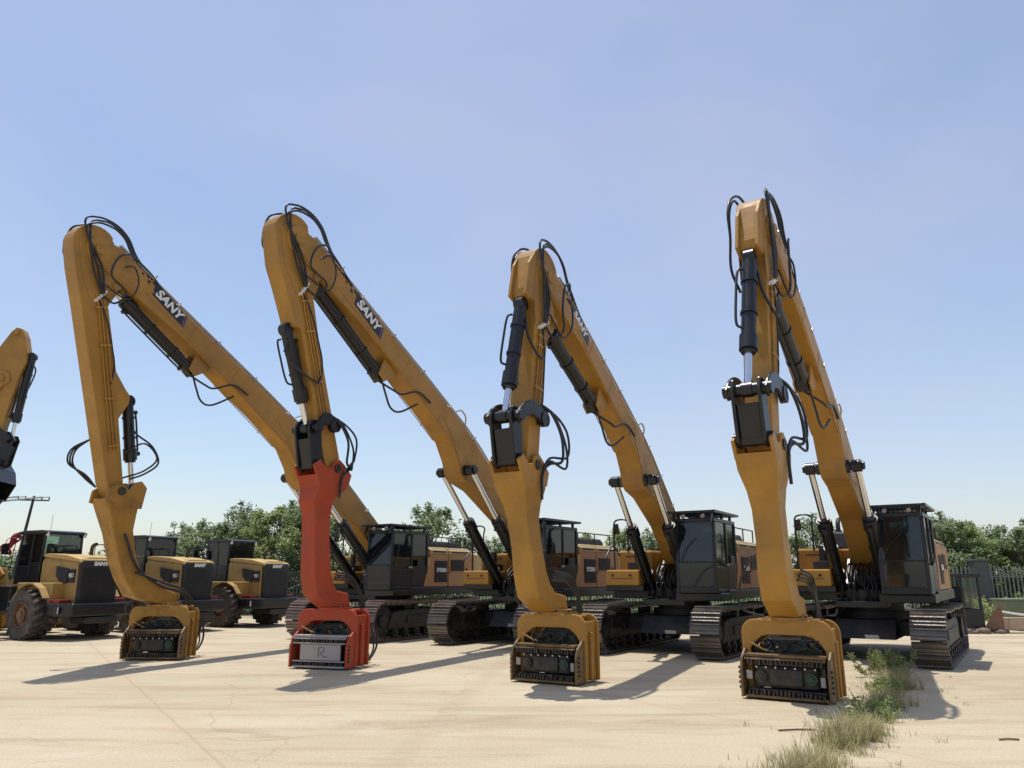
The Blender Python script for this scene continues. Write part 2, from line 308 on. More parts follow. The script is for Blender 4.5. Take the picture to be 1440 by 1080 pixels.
def make_cab(root,rng):
    x0,x1,y0,y1,z0,z1=.10,1.93,.50,1.46,1.40,3.02
    c=MB(); p=.075
    fl=x1-.10    # windscreen leans back at the top
    for (xa,xb) in ((x1,fl),(x0,x0)):
        for y in (y0,y1-p):
            s=-1 if xa==x1 else 0
            c.hexa([(xa-p if s else xa,y,z0),(xa if s else xa+p,y,z0),(xa if s else xa+p,y+p,z0),(xa-p if s else xa,y+p,z0),
                    (xb-p if s else xb,y,z1),(xb if s else xb+p,y,z1),(xb if s else xb+p,y+p,z1),(xb-p if s else xb,y+p,z1)])
    for y in (y0,y1-p): c.box(.86,.94,y+.004,y+p-.004,z0,z1)
    c.box(x0+p,x1-p,y0+.01,y1-.01,z0,z0+.08)
    c.box(x0+.003,fl+.02,y0+.003,y1-.003,z1,z1+.09)
    c.box(x0+p,.86,y1-p+.01,y1-.01,z0+.08,2.08).box(.94,x1-p,y1-p+.01,y1-.01,z0+.08,2.0)
    c.box(x0+p,x1-p,y0+.01,y0+p-.01,z0+.08,2.02)
    c.box(x0+.01,x0+p-.01,y0+p,y1-p,z0+.08,2.15)
    c.box(x1-p+.0,x1-.01,y0+p,y1-p,z0,1.55)
    c.box(x1-p-.0,x1-.012,y0+p,y1-p,2.08,2.11)
    c.box(.25,.62,y1-p+.01,y1-.008,2.08,2.26)
    cab=c.build('cab','black',root,.018)
    xw=lambda z:x1-.03-.10*(z-z0)/(z1-z0)
    MB().hexa([(xw(2.11)-.008,y0+p,2.11),(xw(2.11),y0+p,2.11),(xw(2.11),y1-p,2.11),(xw(2.11)-.008,y1-p,2.11),(xw(z1)-.008,y0+p,z1),(xw(z1),y0+p,z1),(xw(z1),y1-p,z1),(xw(z1)-.008,y1-p,z1)]).build('windscreen','glass',cab)
    MB().box(x1-.045,x1-.037,y0+p,y1-p,1.55,2.08).build('lower_windscreen','glass',cab)
    for y in (y0+.035,y1-.042):
        MB().box(x0+p,.86,y,y+.007,2.26 if y>1 else 2.02,z1).build('side_window','glass',cab)
        MB().box(.94,x1-p-.03,y,y+.007,2.0,z1).build('side_window','glass',cab)
    MB().box(x0+.035,x0+.042,y0+p,y1-p,2.15,z1).build('rear_window','glass',cab)
    MB().box(.45,.95,.74,1.22,1.48,1.85).prism([(.45,1.85),(.60,1.85),(.50,2.62),(.36,2.62)],.76,1.20).box(.36,.48,.86,1.1,2.6,2.8).build('driver_seat','seat',cab,.05)
    MB().cyl((1.45,.98,1.5),(1.35,.98,2.0),.04).box(.6,1.0,.60,.7,1.75,2.0).box(.6,1.0,1.26,1.36,1.75,2.0).build('console','seat',cab,.02)
    MB().tube([(x1-.02,.62,2.12),(x1-.03,.75,2.4),(x1-.05,1.0,2.66)],.009,n=6).build('wiper','black',cab)
    MB().obox((1.0,y1+.02,2.04),(1,0,0),(0,1,0),(0,0,1),.16,.03,.05).build('door_handle','panelgrey',cab,.006)
    MB().tube([(x1-.2,y1+.03,2.0),(x1-.15,y1+.10,2.1),(x1-.2,y1+.12,2.5),(x1-.28,y1+.06,2.75)],.014,n=6).build('grab_rail','black',cab)
    g=MB(); zg=z1+.20     # overhead guard
    for y in (y0-.09,y1+.03): g.box(x0-.05,x1+.14,y,y+.06,zg,zg+.055)
    g.box(x0-.05,x0+.01,y0-.03,y1+.03,zg,zg+.05).box(x1+.08,x1+.14,y0-.03,y1+.03,zg,zg+.05).box(.9,.96,y0-.03,y1+.03,zg,zg+.045)
    for k in range(11): y=y0+.0+k*.095; g.obox(((x0+x1)/2+.03,y,zg+.028),(1,0,0),(0,.9,.43),(0,-.43,.9),x1-x0+.06,.075,.008)
    for x in (x0+.1,.9,x1-.2):
        for y in (y0+.05,y1-.12): g.box(x,x+.06,y,y+.06,z1+.09,zg)
    g.prism([(x1-.1,zg),(x1+.02,zg),(x1+.10,z1-.02),(x1+.07,z1-.03),(x1-.06,zg-.04)],y0+.0,y0+.04).prism([(x1-.1,zg),(x1+.02,zg),(x1+.10,z1-.02),(x1+.07,z1-.03),(x1-.06,zg-.04)],y1-.06,y1-.02)
    g.build('roof_guard','black',cab)
    for y in (.72,1.2):
        MB().cyl((x1-.10,y,z1+.14),(x1-.03,y,z1+.13),.045,n=14).box(x1-.12,x1-.09,y-.02,y+.02,z1+.08,z1+.16).build('work_lamp','panelgrey',cab)

def boom_pts(sc_,kz=1.):
    """profile in boom frame (u,w) upper and lower edge, L=12.8 at scale 1.16"""
    k=sc_/1.16
    top=[(-.32,.12),(-.15,.34),(1.2,.48),(3.2,.68),(4.8,.83),(5.6,.85),(8.0,.72),(11.3,.48),(12.45,.36)]
    low=[(12.4,-.28),(10.2,.02),(7.2,.13),(5.9,.10),(5.35,-.14),(5.05,-.36),(4.75,-.38),(4.1,-.16),(2.4,.0),(.3,-.30),(-.15,-.28),(-.34,-.08)]
    return k,top,low

def make_front(root,cfg):
    L=cfg['L']; b=cfg['b']; c=cfg['c']; La=cfg['La']; S=cfg['sc']
    zf=1.957; so=.04
    U=V((math.cos(b),0,math.sin(b))); W=V((-math.sin(b),0,math.cos(b))); O=V((so,0,zf))
    B=lambda u,w,y=0: O+U*u+W*w+V((0,y,0))
    k,top,low=boom_pts(S); kw=cfg.get('kw',k); hw=.265
    prof=[(u*k,w*kw) for u,w in top]+[(u*k,w*kw) for u,w in low]
    # tip fork: the boom end narrows to a rounded nose around the apex pin
    tip=L
    nose=[(tip-.05*0+.30*math.cos(R(a)),.30*math.sin(R(a))) for a in (60,30,0,-30,-60,-90)]
    prof=[(u*k,w*kw) for u,w in top[:-1]]+[(tip-.25,.42*kw)]+nose+[(u*k,w*kw) for u,w in low[1:]]
    boom=MB().prism(prof,-hw,hw,lambda a,w,y:B(a,w,y)).build('boom',cfg['paint'],root,.022)
    # weld seams / doubler plates
    for y0,y1 in ((hw,hw+.012),(-hw-.012,-hw)):
        x=MB()
        x.prism([(a*k,w*kw) for a,w in ((4.2,.66),(5.9,.70),(6.6,.42),(5.9,.18),(5.35,-.08),(5.0,-.30),(4.8,-.30),(4.3,-.12),(3.6,.3))],y0,y1,lambda a,w,y:B(a,w,y))
        x.build('knee_plate',cfg['paint'],boom,.006)
        MB().prism([(tip-1.5,.30*kw),(tip-.2,.27),(tip+.18,.0),(tip-.1,-.22),(tip-1.2,-.10)],y0,y1,lambda a,w,y:B(a,w,y)).build('tip_plate',cfg['paint'],boom,.006)
    x=MB()
    for u in (.30,.52,.66,.78,.90):
        for sy in (-1,1): x.obox(B(L*u,.36*kw,sy*hw),U,(0,1,0),W,.022,.012,.62*kw)
    for sy in (-1,1): x.obox(B(L*.72,.10*kw,sy*(hw+.001)),U,(0,1,0),W,L*.5,.012,.018)
    x.build('weld_seams',cfg['paint'],boom)
    MB().cyl(B(0,0,-.38),B(0,0,.38),.11).build('foot_pin','pipe',boom)
    MB().cyl(B(L,0,-.32),B(L,0,.32),.12).build('tip_pin','yellow_old',boom)
    kx,kz=cfg['kx'],cfg['kz']
    MB().cyl(B(kx,kz,-.62),B(kx,kz,.62),.085).cyl(B(kx,kz,-.34),B(kx,kz,.34),.14).build('knee_pin','black',boom)
    for y in (-.47,.47):
        cylinder(root,'boom_cylinder',V((.95,y,1.42)),B(kx,kz,y),cfg.get('bf',.60),.135,.068)
    # piping on the boom back
    x=MB(); tp=[(u*k,w*kw) for u,w in top[1:]]
    tp[-1]=(tip-.25,.42*kw)
    for j,y in enumerate((.08,.16,.24,-.08,-.16)):
        x.tube([B(u,w+.075+.015*(j%2),y) for u,w in tp],.022,n=8,spline=False)
    x.build('boom_pipes','pipe',boom)
    for i in range(9):
        u=(.9+i*(L-1.6)/8); 
        # interpolate w
        for a in range(len(tp)-1):
            if tp[a][0]<=u<=tp[a+1][0]: t=(u-tp[a][0])/(tp[a+1][0]-tp[a][0]); w=tp[a][1]*(1-t)+tp[a+1][1]*t
        MB().obox(B(u,w+.05,.165),U,(0,1,0),W,.05,.22,.085).obox(B(u,w+.05,-.135),U,(0,1,0),W,.05,.15,.085).cyl(B(u,w+.08,.27),B(u,w+.12,.27),.02,n=6).build('pipe_clamp','clampw' if i%3==1 else 'pipe',boom)
    MB().tube([B(L*.44,.98*kw,.2),B(L*.455,1.12*kw,.26),B(L*.475,1.12*kw,.26),B(L*.485,.95*kw,.24)],.018).build('pipe_guard','cream',boom)
    # lettering plate
    ud=L*cfg.get('dec',.83); wt=.34*kw+.03
    wc=.5*((.62+.0)*kw)+.05
    ds=.78 if kw<.9 else 1.; ht=.15*ds; dl=.50*ds
    if cfg.get('plate',1):
        o=MB().prism([(ud+dl+.05,wc+ht),(ud-dl+.05,wc+ht),(ud-dl-.05,wc-ht),(ud+dl-.05,wc-ht)],hw+.001,hw+.006,lambda a,w,y:B(a,w,y)).build('name_plate','black',boom)
        text('lettering','SANY',.30*ds,'white',o,basis(-U,W,(0,1,0),B(ud,wc-.0,hw+.008)),.002,.18,.012,1.08)
        MB().prism([(ud-dl+.03,wc+ht),(ud-dl-.03,wc+ht),(ud-dl-.13,wc-ht),(ud-dl-.07,wc-ht)],hw+.001,hw+.006,lambda a,w,y:B(a,w,y)).build('stripe','purple',o)
        x=MB()
        for q,(du,dw) in enumerate(((.10,.10),(.20,.02),(.30,.10),(.42,.05),(.55,.11))):
            s=.05-.006*q; x.prism([(ud+dl+du+s,wc+dw+s*.7),(ud+dl+du-s,wc+dw+s*.7),(ud+dl+du-s*1.4,wc+dw-s*.7),(ud+dl+du+s*.6,wc+dw-s*.7)],hw+.001,hw+.005,lambda a,w,y:B(a,w,y))
        x.build('chequer_mark','black',o)
    # ---- arm
    A=B(L,0); D=V((math.sin(c),0,-math.cos(c))); F=V((math.cos(c),0,math.sin(c)))
    ar=lambda v,u,y=0: A+D*v+F*u+V((0,y,0))
    aw=.21; hf=cfg.get('hf',1.)
    # rounded head: arc round the apex pin, bulging forward
    head=[(-.10-.47*math.cos(R(a)),.06+.50*math.sin(R(a))) for a in range(-60,91,15)]
    if cfg['type']=='front' and cfg['lv']>1:
        front=[(.5,.60),(1.0,.52),(cfg['lv']-.12,.44),(cfg['lv']+.06,.44),(cfg['lv']+.12,.26),(2.4,.27),(La-.2,.22),(La+.12,.16)]
    elif cfg['type']=='front':
        front=[(.25,.60),(cfg['lv']-.05,.62),(cfg['lv']+.10,.60),(cfg['lv']+.16,.30),(2.1,.28),(La-.2,.22),(La+.12,.16)]
    else:
        front=[(.4,.56),(1.2,.50),(2.5,.42),(La-.2,.26),(La+.12,.16)]
    back=[(La+.14,-.12),(La-.2,-.20),(2.2,-.16),(1.25,-.20),(.95,-.42),(.78,-.46),(.6,-.40),(.25,-.32)]
    if cfg['type']=='back':
        back=[(La+.14,-.10),(La-.2,-.12),(La*.62+.45,-.14),(La*.62+.12,-.42),(La*.62-.06,-.46),(La*.62-.22,-.36),(La*.62-.6,-.18),(1.25,-.12),(.95,-.36),(.78,-.42),(.6,-.38),(.25,-.30)]
    if cfg['type']=='std':
        head=[(-.30,-.42),(-1.0,-.28),(-1.62,.02),(-1.78,.16),(-1.74,.34),(-1.5,.46),(-.95,.62)]
        front=[(-.62,.66),(-.3,.56),(.6,.42),(La-.2,.22),(La+.12,.16)]
        back=[(La+.14,-.12),(La-.2,-.20),(.9,-.28),(.3,-.42)]
    arm=MB().prism(head+front+back,-aw,aw,lambda v,u,y:ar(v,u,y)).build('arm',cfg['paint'],root,.022)
    if cfg['type']=='front' and cfg['lv']<1:
        for y in (-.19,.14): MB().prism([(-.35,.40),(-.2,.56),(.0,.66),(cfg['lv']+.12,.70),(cfg['lv']+.16,.5),(.2,.45)],y,y+.06,lambda v,u,yy:ar(v,u,yy)).build('head_rib',cfg['paint'],arm,.012)
    for y0,y1 in ((aw,aw+.012),(-aw-.012,-aw)):
        if cfg['type']=='std': continue
        x=MB().prism([(-.3,.0),(-.38,.2),(-.2,.42),(.5,.44),(1.1,.30),(1.3,.0),(.9,-.30),(.7,-.33),(.2,-.2)],y0,y1,lambda v,u,y:ar(v,u,y))
        x.build('head_plate',cfg['paint'],arm,.006)
    x=MB()
    for j,u in enumerate((-.02,.06,.13)):
        x.tube([ar(1.0,u+.02,aw+.03),ar(1.2,u,aw+.03),ar(La*.6,u,aw+.03),ar(La-.9,u,aw+.03)],.017,spline=False)
        if j<2: x.tube([ar(1.0,u-.1,-aw-.03),ar(La-.9,u-.1,-aw-.03)],.017,spline=False)
    for v in (1.3,La*.4,La*.62,La-1.0): x.obox(ar(v,.055,aw+.03),D,F,(0,1,0),.05,.26,.05)
    x.build('arm_pipes',cfg['paint'],arm)
    hv=(-1.6,.18) if cfg['type']=='std' else (.8,-.34)
    MB().cyl(ar(*hv,-.26),ar(*hv,.26),.09).build('heel_pin','yellow_old',arm)
    MB().cyl(ar(La,0,-.34),ar(La,0,.34),.09).build('end_pin','dark',arm)
    # arm cylinder, below the boom: rod to the arm heel
    pb=B(cfg['cu'],cfg['cw']); pr=ar(-1.6,.18) if cfg['type']=='std' else ar(.8,-.38)
    x=MB()
    for y in (-.17,.13): x.prism([(cfg['cu']+.12,cfg['cw']-.10),(cfg['cu']-.12,cfg['cw']-.12),(cfg['cu']-.34,.04),(cfg['cu']+.2,.04)],y,y+.04,lambda a,w,yy:B(a,w,yy))
    x.build('cylinder_lug',cfg['paint'],boom,.006)
    ac=cylinder(root,'arm_cylinder',pb,pr,cfg.get('af',.8),.135,.072)
    MB().tube([pb+V((0,.1,-.12)),pb+V((-.1,.15,-.45)),pb+V((-.25,.18,-.75)),pb+V((-.55,.2,-.80)),B(cfg['cu']-1.25,-.02,.2)],.024).tube([pb+V((0,-.06,-.1)),pb+V((-.25,.26,-.35)),pb+V((-.5,.30,-.40)),B(cfg['cu']-1.0,.12,.31),B(cfg['cu']-1.5,.25,.31)],.024).build('cylinder_hose','rubber',ac)
    # hoses looping over the apex
    nh=0 if cfg['tool']=='bucket' else 3
    x=MB(); PO=lambda th,r,y: A+V((r*math.cos(R(th)),y,r*math.sin(R(th))))
    for j,(y,r) in enumerate(((.24,.72),(.19,.80),(.28,.64))[:max(nh,1)]):
        x.tube([B(L-1.6,.44*kw+.06,y*.9),B(L-1.15,.47*kw+.10,y*.9),PO(168,r+.12,y),PO(140,r+.04,y+.02),PO(112,r,y+.02),PO(88-8*j,r-.05,y+.04),PO(58-10*j,r-.16,.30),ar(.35,.22-.1*j,.30),ar(.85,.10-.05*j,.29),ar(1.1,.0,.26)],.023)
    for j,(y,r) in enumerate(((.22,.70),(.29,.63))[:nh]):
        x.tube([B(L-1.5,.44*kw+.06,-y),B(L-1.1,.50*kw+.08,-y),PO(165,r+.10,-y)]+([PO(125,r+.06,-y),PO(85,r+.06,-y-.03),PO(50,r+.02,-.30),PO(18,r-.02,-.31),ar(.35,.55,-.31),ar(.9,.45,-.33),ar(1.2,.15,-.27)] if cfg.get('fl') else [PO(128,r+.02,-y),PO(98,r,-y),PO(70,r-.04,-y),PO(45,r-.10,-.27),ar(-.02,.50,-.28),ar(.25,.36,-.27),ar(.7,.15,-.24)]),.023)
    # drooping loop beside the joint
    x.tube([B(L-.75,.50,.25),B(L-.50,.45,.36),B(L-.35,.1,.42),B(L-.50,-.35,.44),ar(.95,-.45,.40),ar(1.2,-.2,.33),ar(1.05,.0,.26)],.022)
    x.tube([ar(.8,.0,.33),ar(1.1,-.45,.40),ar(.75,-.75,.42),ar(.35,-.7,.42),B(L-.6,.1,.36)],.018)
    x.tube([ar(1.15,.1,.26),ar(1.6,-.02,.27),ar(2.2,-.10,.25),ar(2.6,-.12,.24),ar(3.0,.0,.24)],.016)
    x.build('apex_hoses','rubber',arm)
    x=MB()
    for j in range(5): x.obox(ar(.95+.05*j,-.05+.06*j,.25),D,F,(0,1,0),.06,.05,.09)
    x.build('hose_couplings','clampw',arm,.004)
    AE=ar(La,0)
    # ---- link side
    if cfg['type']!='back':
        pt=ar(-.85,.72) if cfg['type']=='std' else ar(cfg['lv']+.10,.50) if cfg['lv']>1 else ar(cfg['lv']+.24,.52); pe=AE+V((.60,0,.78))
        bc=cylinder(root,'bucket_cylinder',pt,pe,cfg.get('uf',.74),.118,.062)
        MB().tube([pt+(pe-pt)*.10+V((.10,-.09,0)),pt+(pe-pt)*.13+V((.16,-.15,0)),pt+(pe-pt)*.3+V((.17,-.16,0)),pt+(pe-pt)*.52+V((.16,-.15,0)),pt+(pe-pt)*.56+V((.09,-.08,0))],.022).tube([pt+V((-.10,-.1,-.12)),pt+V((.02,.10,-.25)),pt+V((.05,.18,-.65)),ar(cfg['lv']+1.25,.25,.33),ar(cfg['lv']+1.15,.05,.32)],.024).build('cylinder_hose','rubber',bc)
        for y0,y1 in ((-.33,-.27),(.27,.33)):
            q=ar(La-.88,-.12)
            mid=(q+pe)/2+V((0,0,.16)); n=8; pf=[]; pi=[]
            for i in range(n+1):
                t=i/n; p=q*(1-t)**2+2*(mid+V((0,0,.18)))*t*(1-t)+pe*t*t; wv=.13+.03*abs(t-.5)
                pf.append((p.x,p.z+wv)); pi.append((p.x,p.z-wv))
            lk=MB().prism([(q.x-.15,q.z)]+pf+[(pe.x+.14,pe.z)]+pi[::-1],y0,y1); lk.cyl((q.x,y0-.02,q.z),(q.x,y1+.02,q.z),.14)
            lk.build('guide_link','black',root,.02)
        pl=AE+V((.47,0,.04))
        lk=MB()
        for y0,y1 in ((-.23,-.17),(.17,.23)): lk.prism([(pe.x-.17,pe.z+.08),(pe.x-.08,pe.z+.17),(pe.x+.10,pe.z+.16),(pe.x+.17,pe.z),(pl.x+.16,pl.z-.05),(pl.x-.0,pl.z-.14),(pl.x-.14,pl.z)],y0,y1)
        lk.prism([(pe.x+.10,pe.z-.22),(pe.x-.04,pe.z-.22),(pl.x-.08,pl.z+.05),(pl.x+.11,pl.z+.0)],-.17,.17)
        lk.cyl((pe.x,-.37,pe.z),(pe.x,.37,pe.z),.10).cyl((pl.x,-.30,pl.z),(pl.x,.30,pl.z),.11)
        lk.build('bucket_link','black',root,.02)
    else:
        pt=ar(La*.62+.05,-.52); pe=AE+V((-.42,0,.12))
        bc=cylinder(root,'bucket_cylinder',pt,pe,cfg.get('uf',.68),.12,.06)
        MB().tube([pt+V((-.1,.1,-.5)),pt+V((-.1,.3,-.75)),pt+V((-.45,.42,-1.0)),pt+V((-.65,.42,-1.35)),pt+V((-.45,.3,-1.6)),pt+V((-.2,.1,-1.75))],.022).tube([pt+V((0,.1,-1.2)),pt+V((-.3,.35,-.95)),pt+V((-.62,.40,-1.25)),pt+V((-.40,.3,-1.55)),pt+V((0,.1,-1.75))],.02).build('cylinder_hose','rubber',bc)
    if cfg['tool']=='bucket': 
        e=AE; bk=MB(); 
        pf=[(e.x+.55,e.z+.15),(e.x-.18,e.z+.2),(e.x-.35,e.z-.3),(e.x-.25,e.z-1.0),(e.x+.25,e.z-1.55),(e.x+.62,e.z-1.55),(e.x+.95,e.z-.85),(e.x+.85,e.z-.3)]
        pf2=[(a*.93+(e.x+.25)*.07,z*.93+(e.z-.6)*.07) for a,z in pf]
        pf=[(e.x+(a-e.x)*.72,e.z+(z-e.z)*.72) for a,z in pf]; pf2=[(a*.93+(e.x+.2)*.07,z*.93+(e.z-.45)*.07) for a,z in pf]
        bk.prism(pf,-.62,-.58).prism(pf,.58,.62)
        for i in range(len(pf)):
            if i in (4,5): continue
            j=(i+1)%len(pf); bk.prism([pf[i],pf[j],pf2[j],pf2[i]],-.58,.58)
        bo=bk.build('bucket','black',root,.02)
        for j in range(5): MB().prism([(e.x+.43,e.z-1.08),(e.x+.18,e.z-1.08),(e.x+.29,e.z-1.28)],-.56+j*.25,-.46+j*.25).build('bucket_tooth','steel',bo)
        return
    # ---- drooping hoses by the link
    x=MB(); q=ar(La-1.15,-.05,.25)
    dy=1 if cfg['type']=='front' else -1
    if cfg['type']=='front':
        for j,(o1,o2) in enumerate(((.55,.0),(.75,-.12),(.85,.10))):
            x.tube([q+V((0,0,-.05*j)),q+V((-.35*o1,.12,-.15)),q+V((-.75*o1,.2,-.55+o2)),q+V((-.70*o1,.22,-1.0+o2)),AE+V((-.35,.36,.05+.05*j)),AE+V((-.12,.34,-.15)),AE+V((-.05,.36,-.6))],.022+.004*(j==0))
    else:
        for j in range(3):
            x.tube([q+V((.25,-.62,0)),q+V((.45+.05*j,-.75,-.25)),q+V((.42+.05*j,-.85,-.55)),q+V((.2,-.7,-.85+.04*j)),AE+V((.2,-.34,.1))],.02)
    x.build('link_hoses','rubber',root)
    # ---- extension piece
    cx,cz=cfg['clamp'],1.16; ex=cfg['ext']
    e0=AE
    if cfg['type']=='front':
        secs=[((e0.x+.10,e0.z-.16),(0,-1),.44,.31),((e0.x+.07,e0.z-.40),(0,-1),.38,.30),((e0.x+ex[0]+.03,e0.z-.68),(-.10,-1),.27,.235),((e0.x+ex[0],e0.z-.95),(-.10,-1),.215,.205),((e0.x+ex[1],e0.z-1.4),(-.10,-1),.205,.20),((e0.x+ex[2],cz+.66),(-.12,-1),.225,.215),
              ((e0.x+ex[3]+.03,cz+.36),(-.5,-1),.235,.225),(((e0.x+ex[3]+cx)/2+.02,cz+.17),(-1,-.45),.175,.225),((cx+.02,cz+.14),(-.8,-1),.21,.225),((cx,cz-.02),(0,-1),.235,.22)]
    else:
        secs=[((e0.x-.10,e0.z-.16),(0,-1),.40,.31),((e0.x-.14,e0.z-.42),(-.15,-1),.32,.28),((e0.x+ex[0],e0.z-.85),(-.18,-1),.23,.225),((e0.x+ex[1],e0.z-1.4),(-.18,-1),.215,.215),((e0.x+ex[2],cz+.60),(-.22,-1),.22,.22),
              ((e0.x+ex[3],cz+.36),(-.9,-1),.26,.24),((cx+.25,cz+.20),(-1,-.35),.17,.25),((cx,cz+.12),(-.8,-1),.18,.26),((cx,cz-.02),(0,-1),.22,.24)]
    ext=MB().loft(secs).build('extension_arm',cfg['tp'],root,.03)
    x=MB()     # ears that hold the arm pin and link pin
    for y0,y1 in ((-.31,-.255),(.255,.31)):
        if cfg['type']=='front': x.prism([(e0.x-.34,e0.z-.35),(e0.x+.50,e0.z-.25),(e0.x+.64,e0.z+.02),(e0.x+.48,e0.z+.14),(e0.x+.3,e0.z-.02),(e0.x+.14,e0.z+.02),(e0.x+.1,e0.z+.14),(e0.x-.05,e0.z+.2),(e0.x-.2,e0.z+.1),(e0.x-.42,e0.z-.1)],y0,y1)
        else: x.prism([(e0.x-.52,e0.z-.35),(e0.x+.34,e0.z-.25),(e0.x+.30,e0.z+.02),(e0.x+.12,e0.z+.14),(e0.x-.05,e0.z+.14),(e0.x-.18,e0.z+.04),(e0.x-.30,e0.z+.22),(e0.x-.46,e0.z+.26),(e0.x-.60,e0.z+.12)],y0,y1)
    x.build('pin_ears',cfg['tp'],ext,.012)
    zb=cz+1.15; 
    MB().obox((e0.x+ex[2]+.03,0,zb-.1),(1,0,0),(0,1,0),(0,0,1),.425,.415,.012).build('weld_band',cfg['tp'],ext)
    if cfg['type']=='front':
        x=MB()
        for j in range(4): x.tube([(e0.x+ex[3]-.15,.24+.02*j,cz+.55+.05*j),(cx-.05,.30+.03*j,cz+.50+.03*j),(cx-.34-.03*j,.34,cz+.22),(cx-.40-.03*j,.30+.03*j,cz-.15)],.018)
        x.tube([(e0.x+ex[2]-.1,-.22,cz+1.0),(cx+.2,-.52,cz+.80),(cx-.0,-.74,cz+.45),(cx-.15,-.78,cz+.12),(cx-.2,-.45,cz-.02)],.018)
    else:
        x=MB().tube([AE+V((-.2,.3,-.9)),(e0.x+ex[2],.28,cz+.8),(cx+.35,.36,cz+.40),(cx,.45,cz+.3),(cx-.35,.4,cz+.1),(cx-.5,.35,cz-.5)],.03).tube([(e0.x+ex[2]+.05,.30,cz+.7),(cx+.3,.42,cz+.46),(cx-.05,.52,cz+.34),(cx-.45,.5,cz),(cx-.75,.4,cz-.5),(cx-.7,.3,cz-.9)],.026)
        x.tube([(cx+.3,-.3,cz+.2),(cx+.55,-.55,cz-.05),(cx+.3,-.6,cz-.25),(cx-.1,-.3,cz-.1)],.022)
    x.build('tool_hoses','rubber',ext)
    make_hammer(root,(cx,cfg.get('cy',0),0),cfg['yaw'],cfg['tp'],cfg)

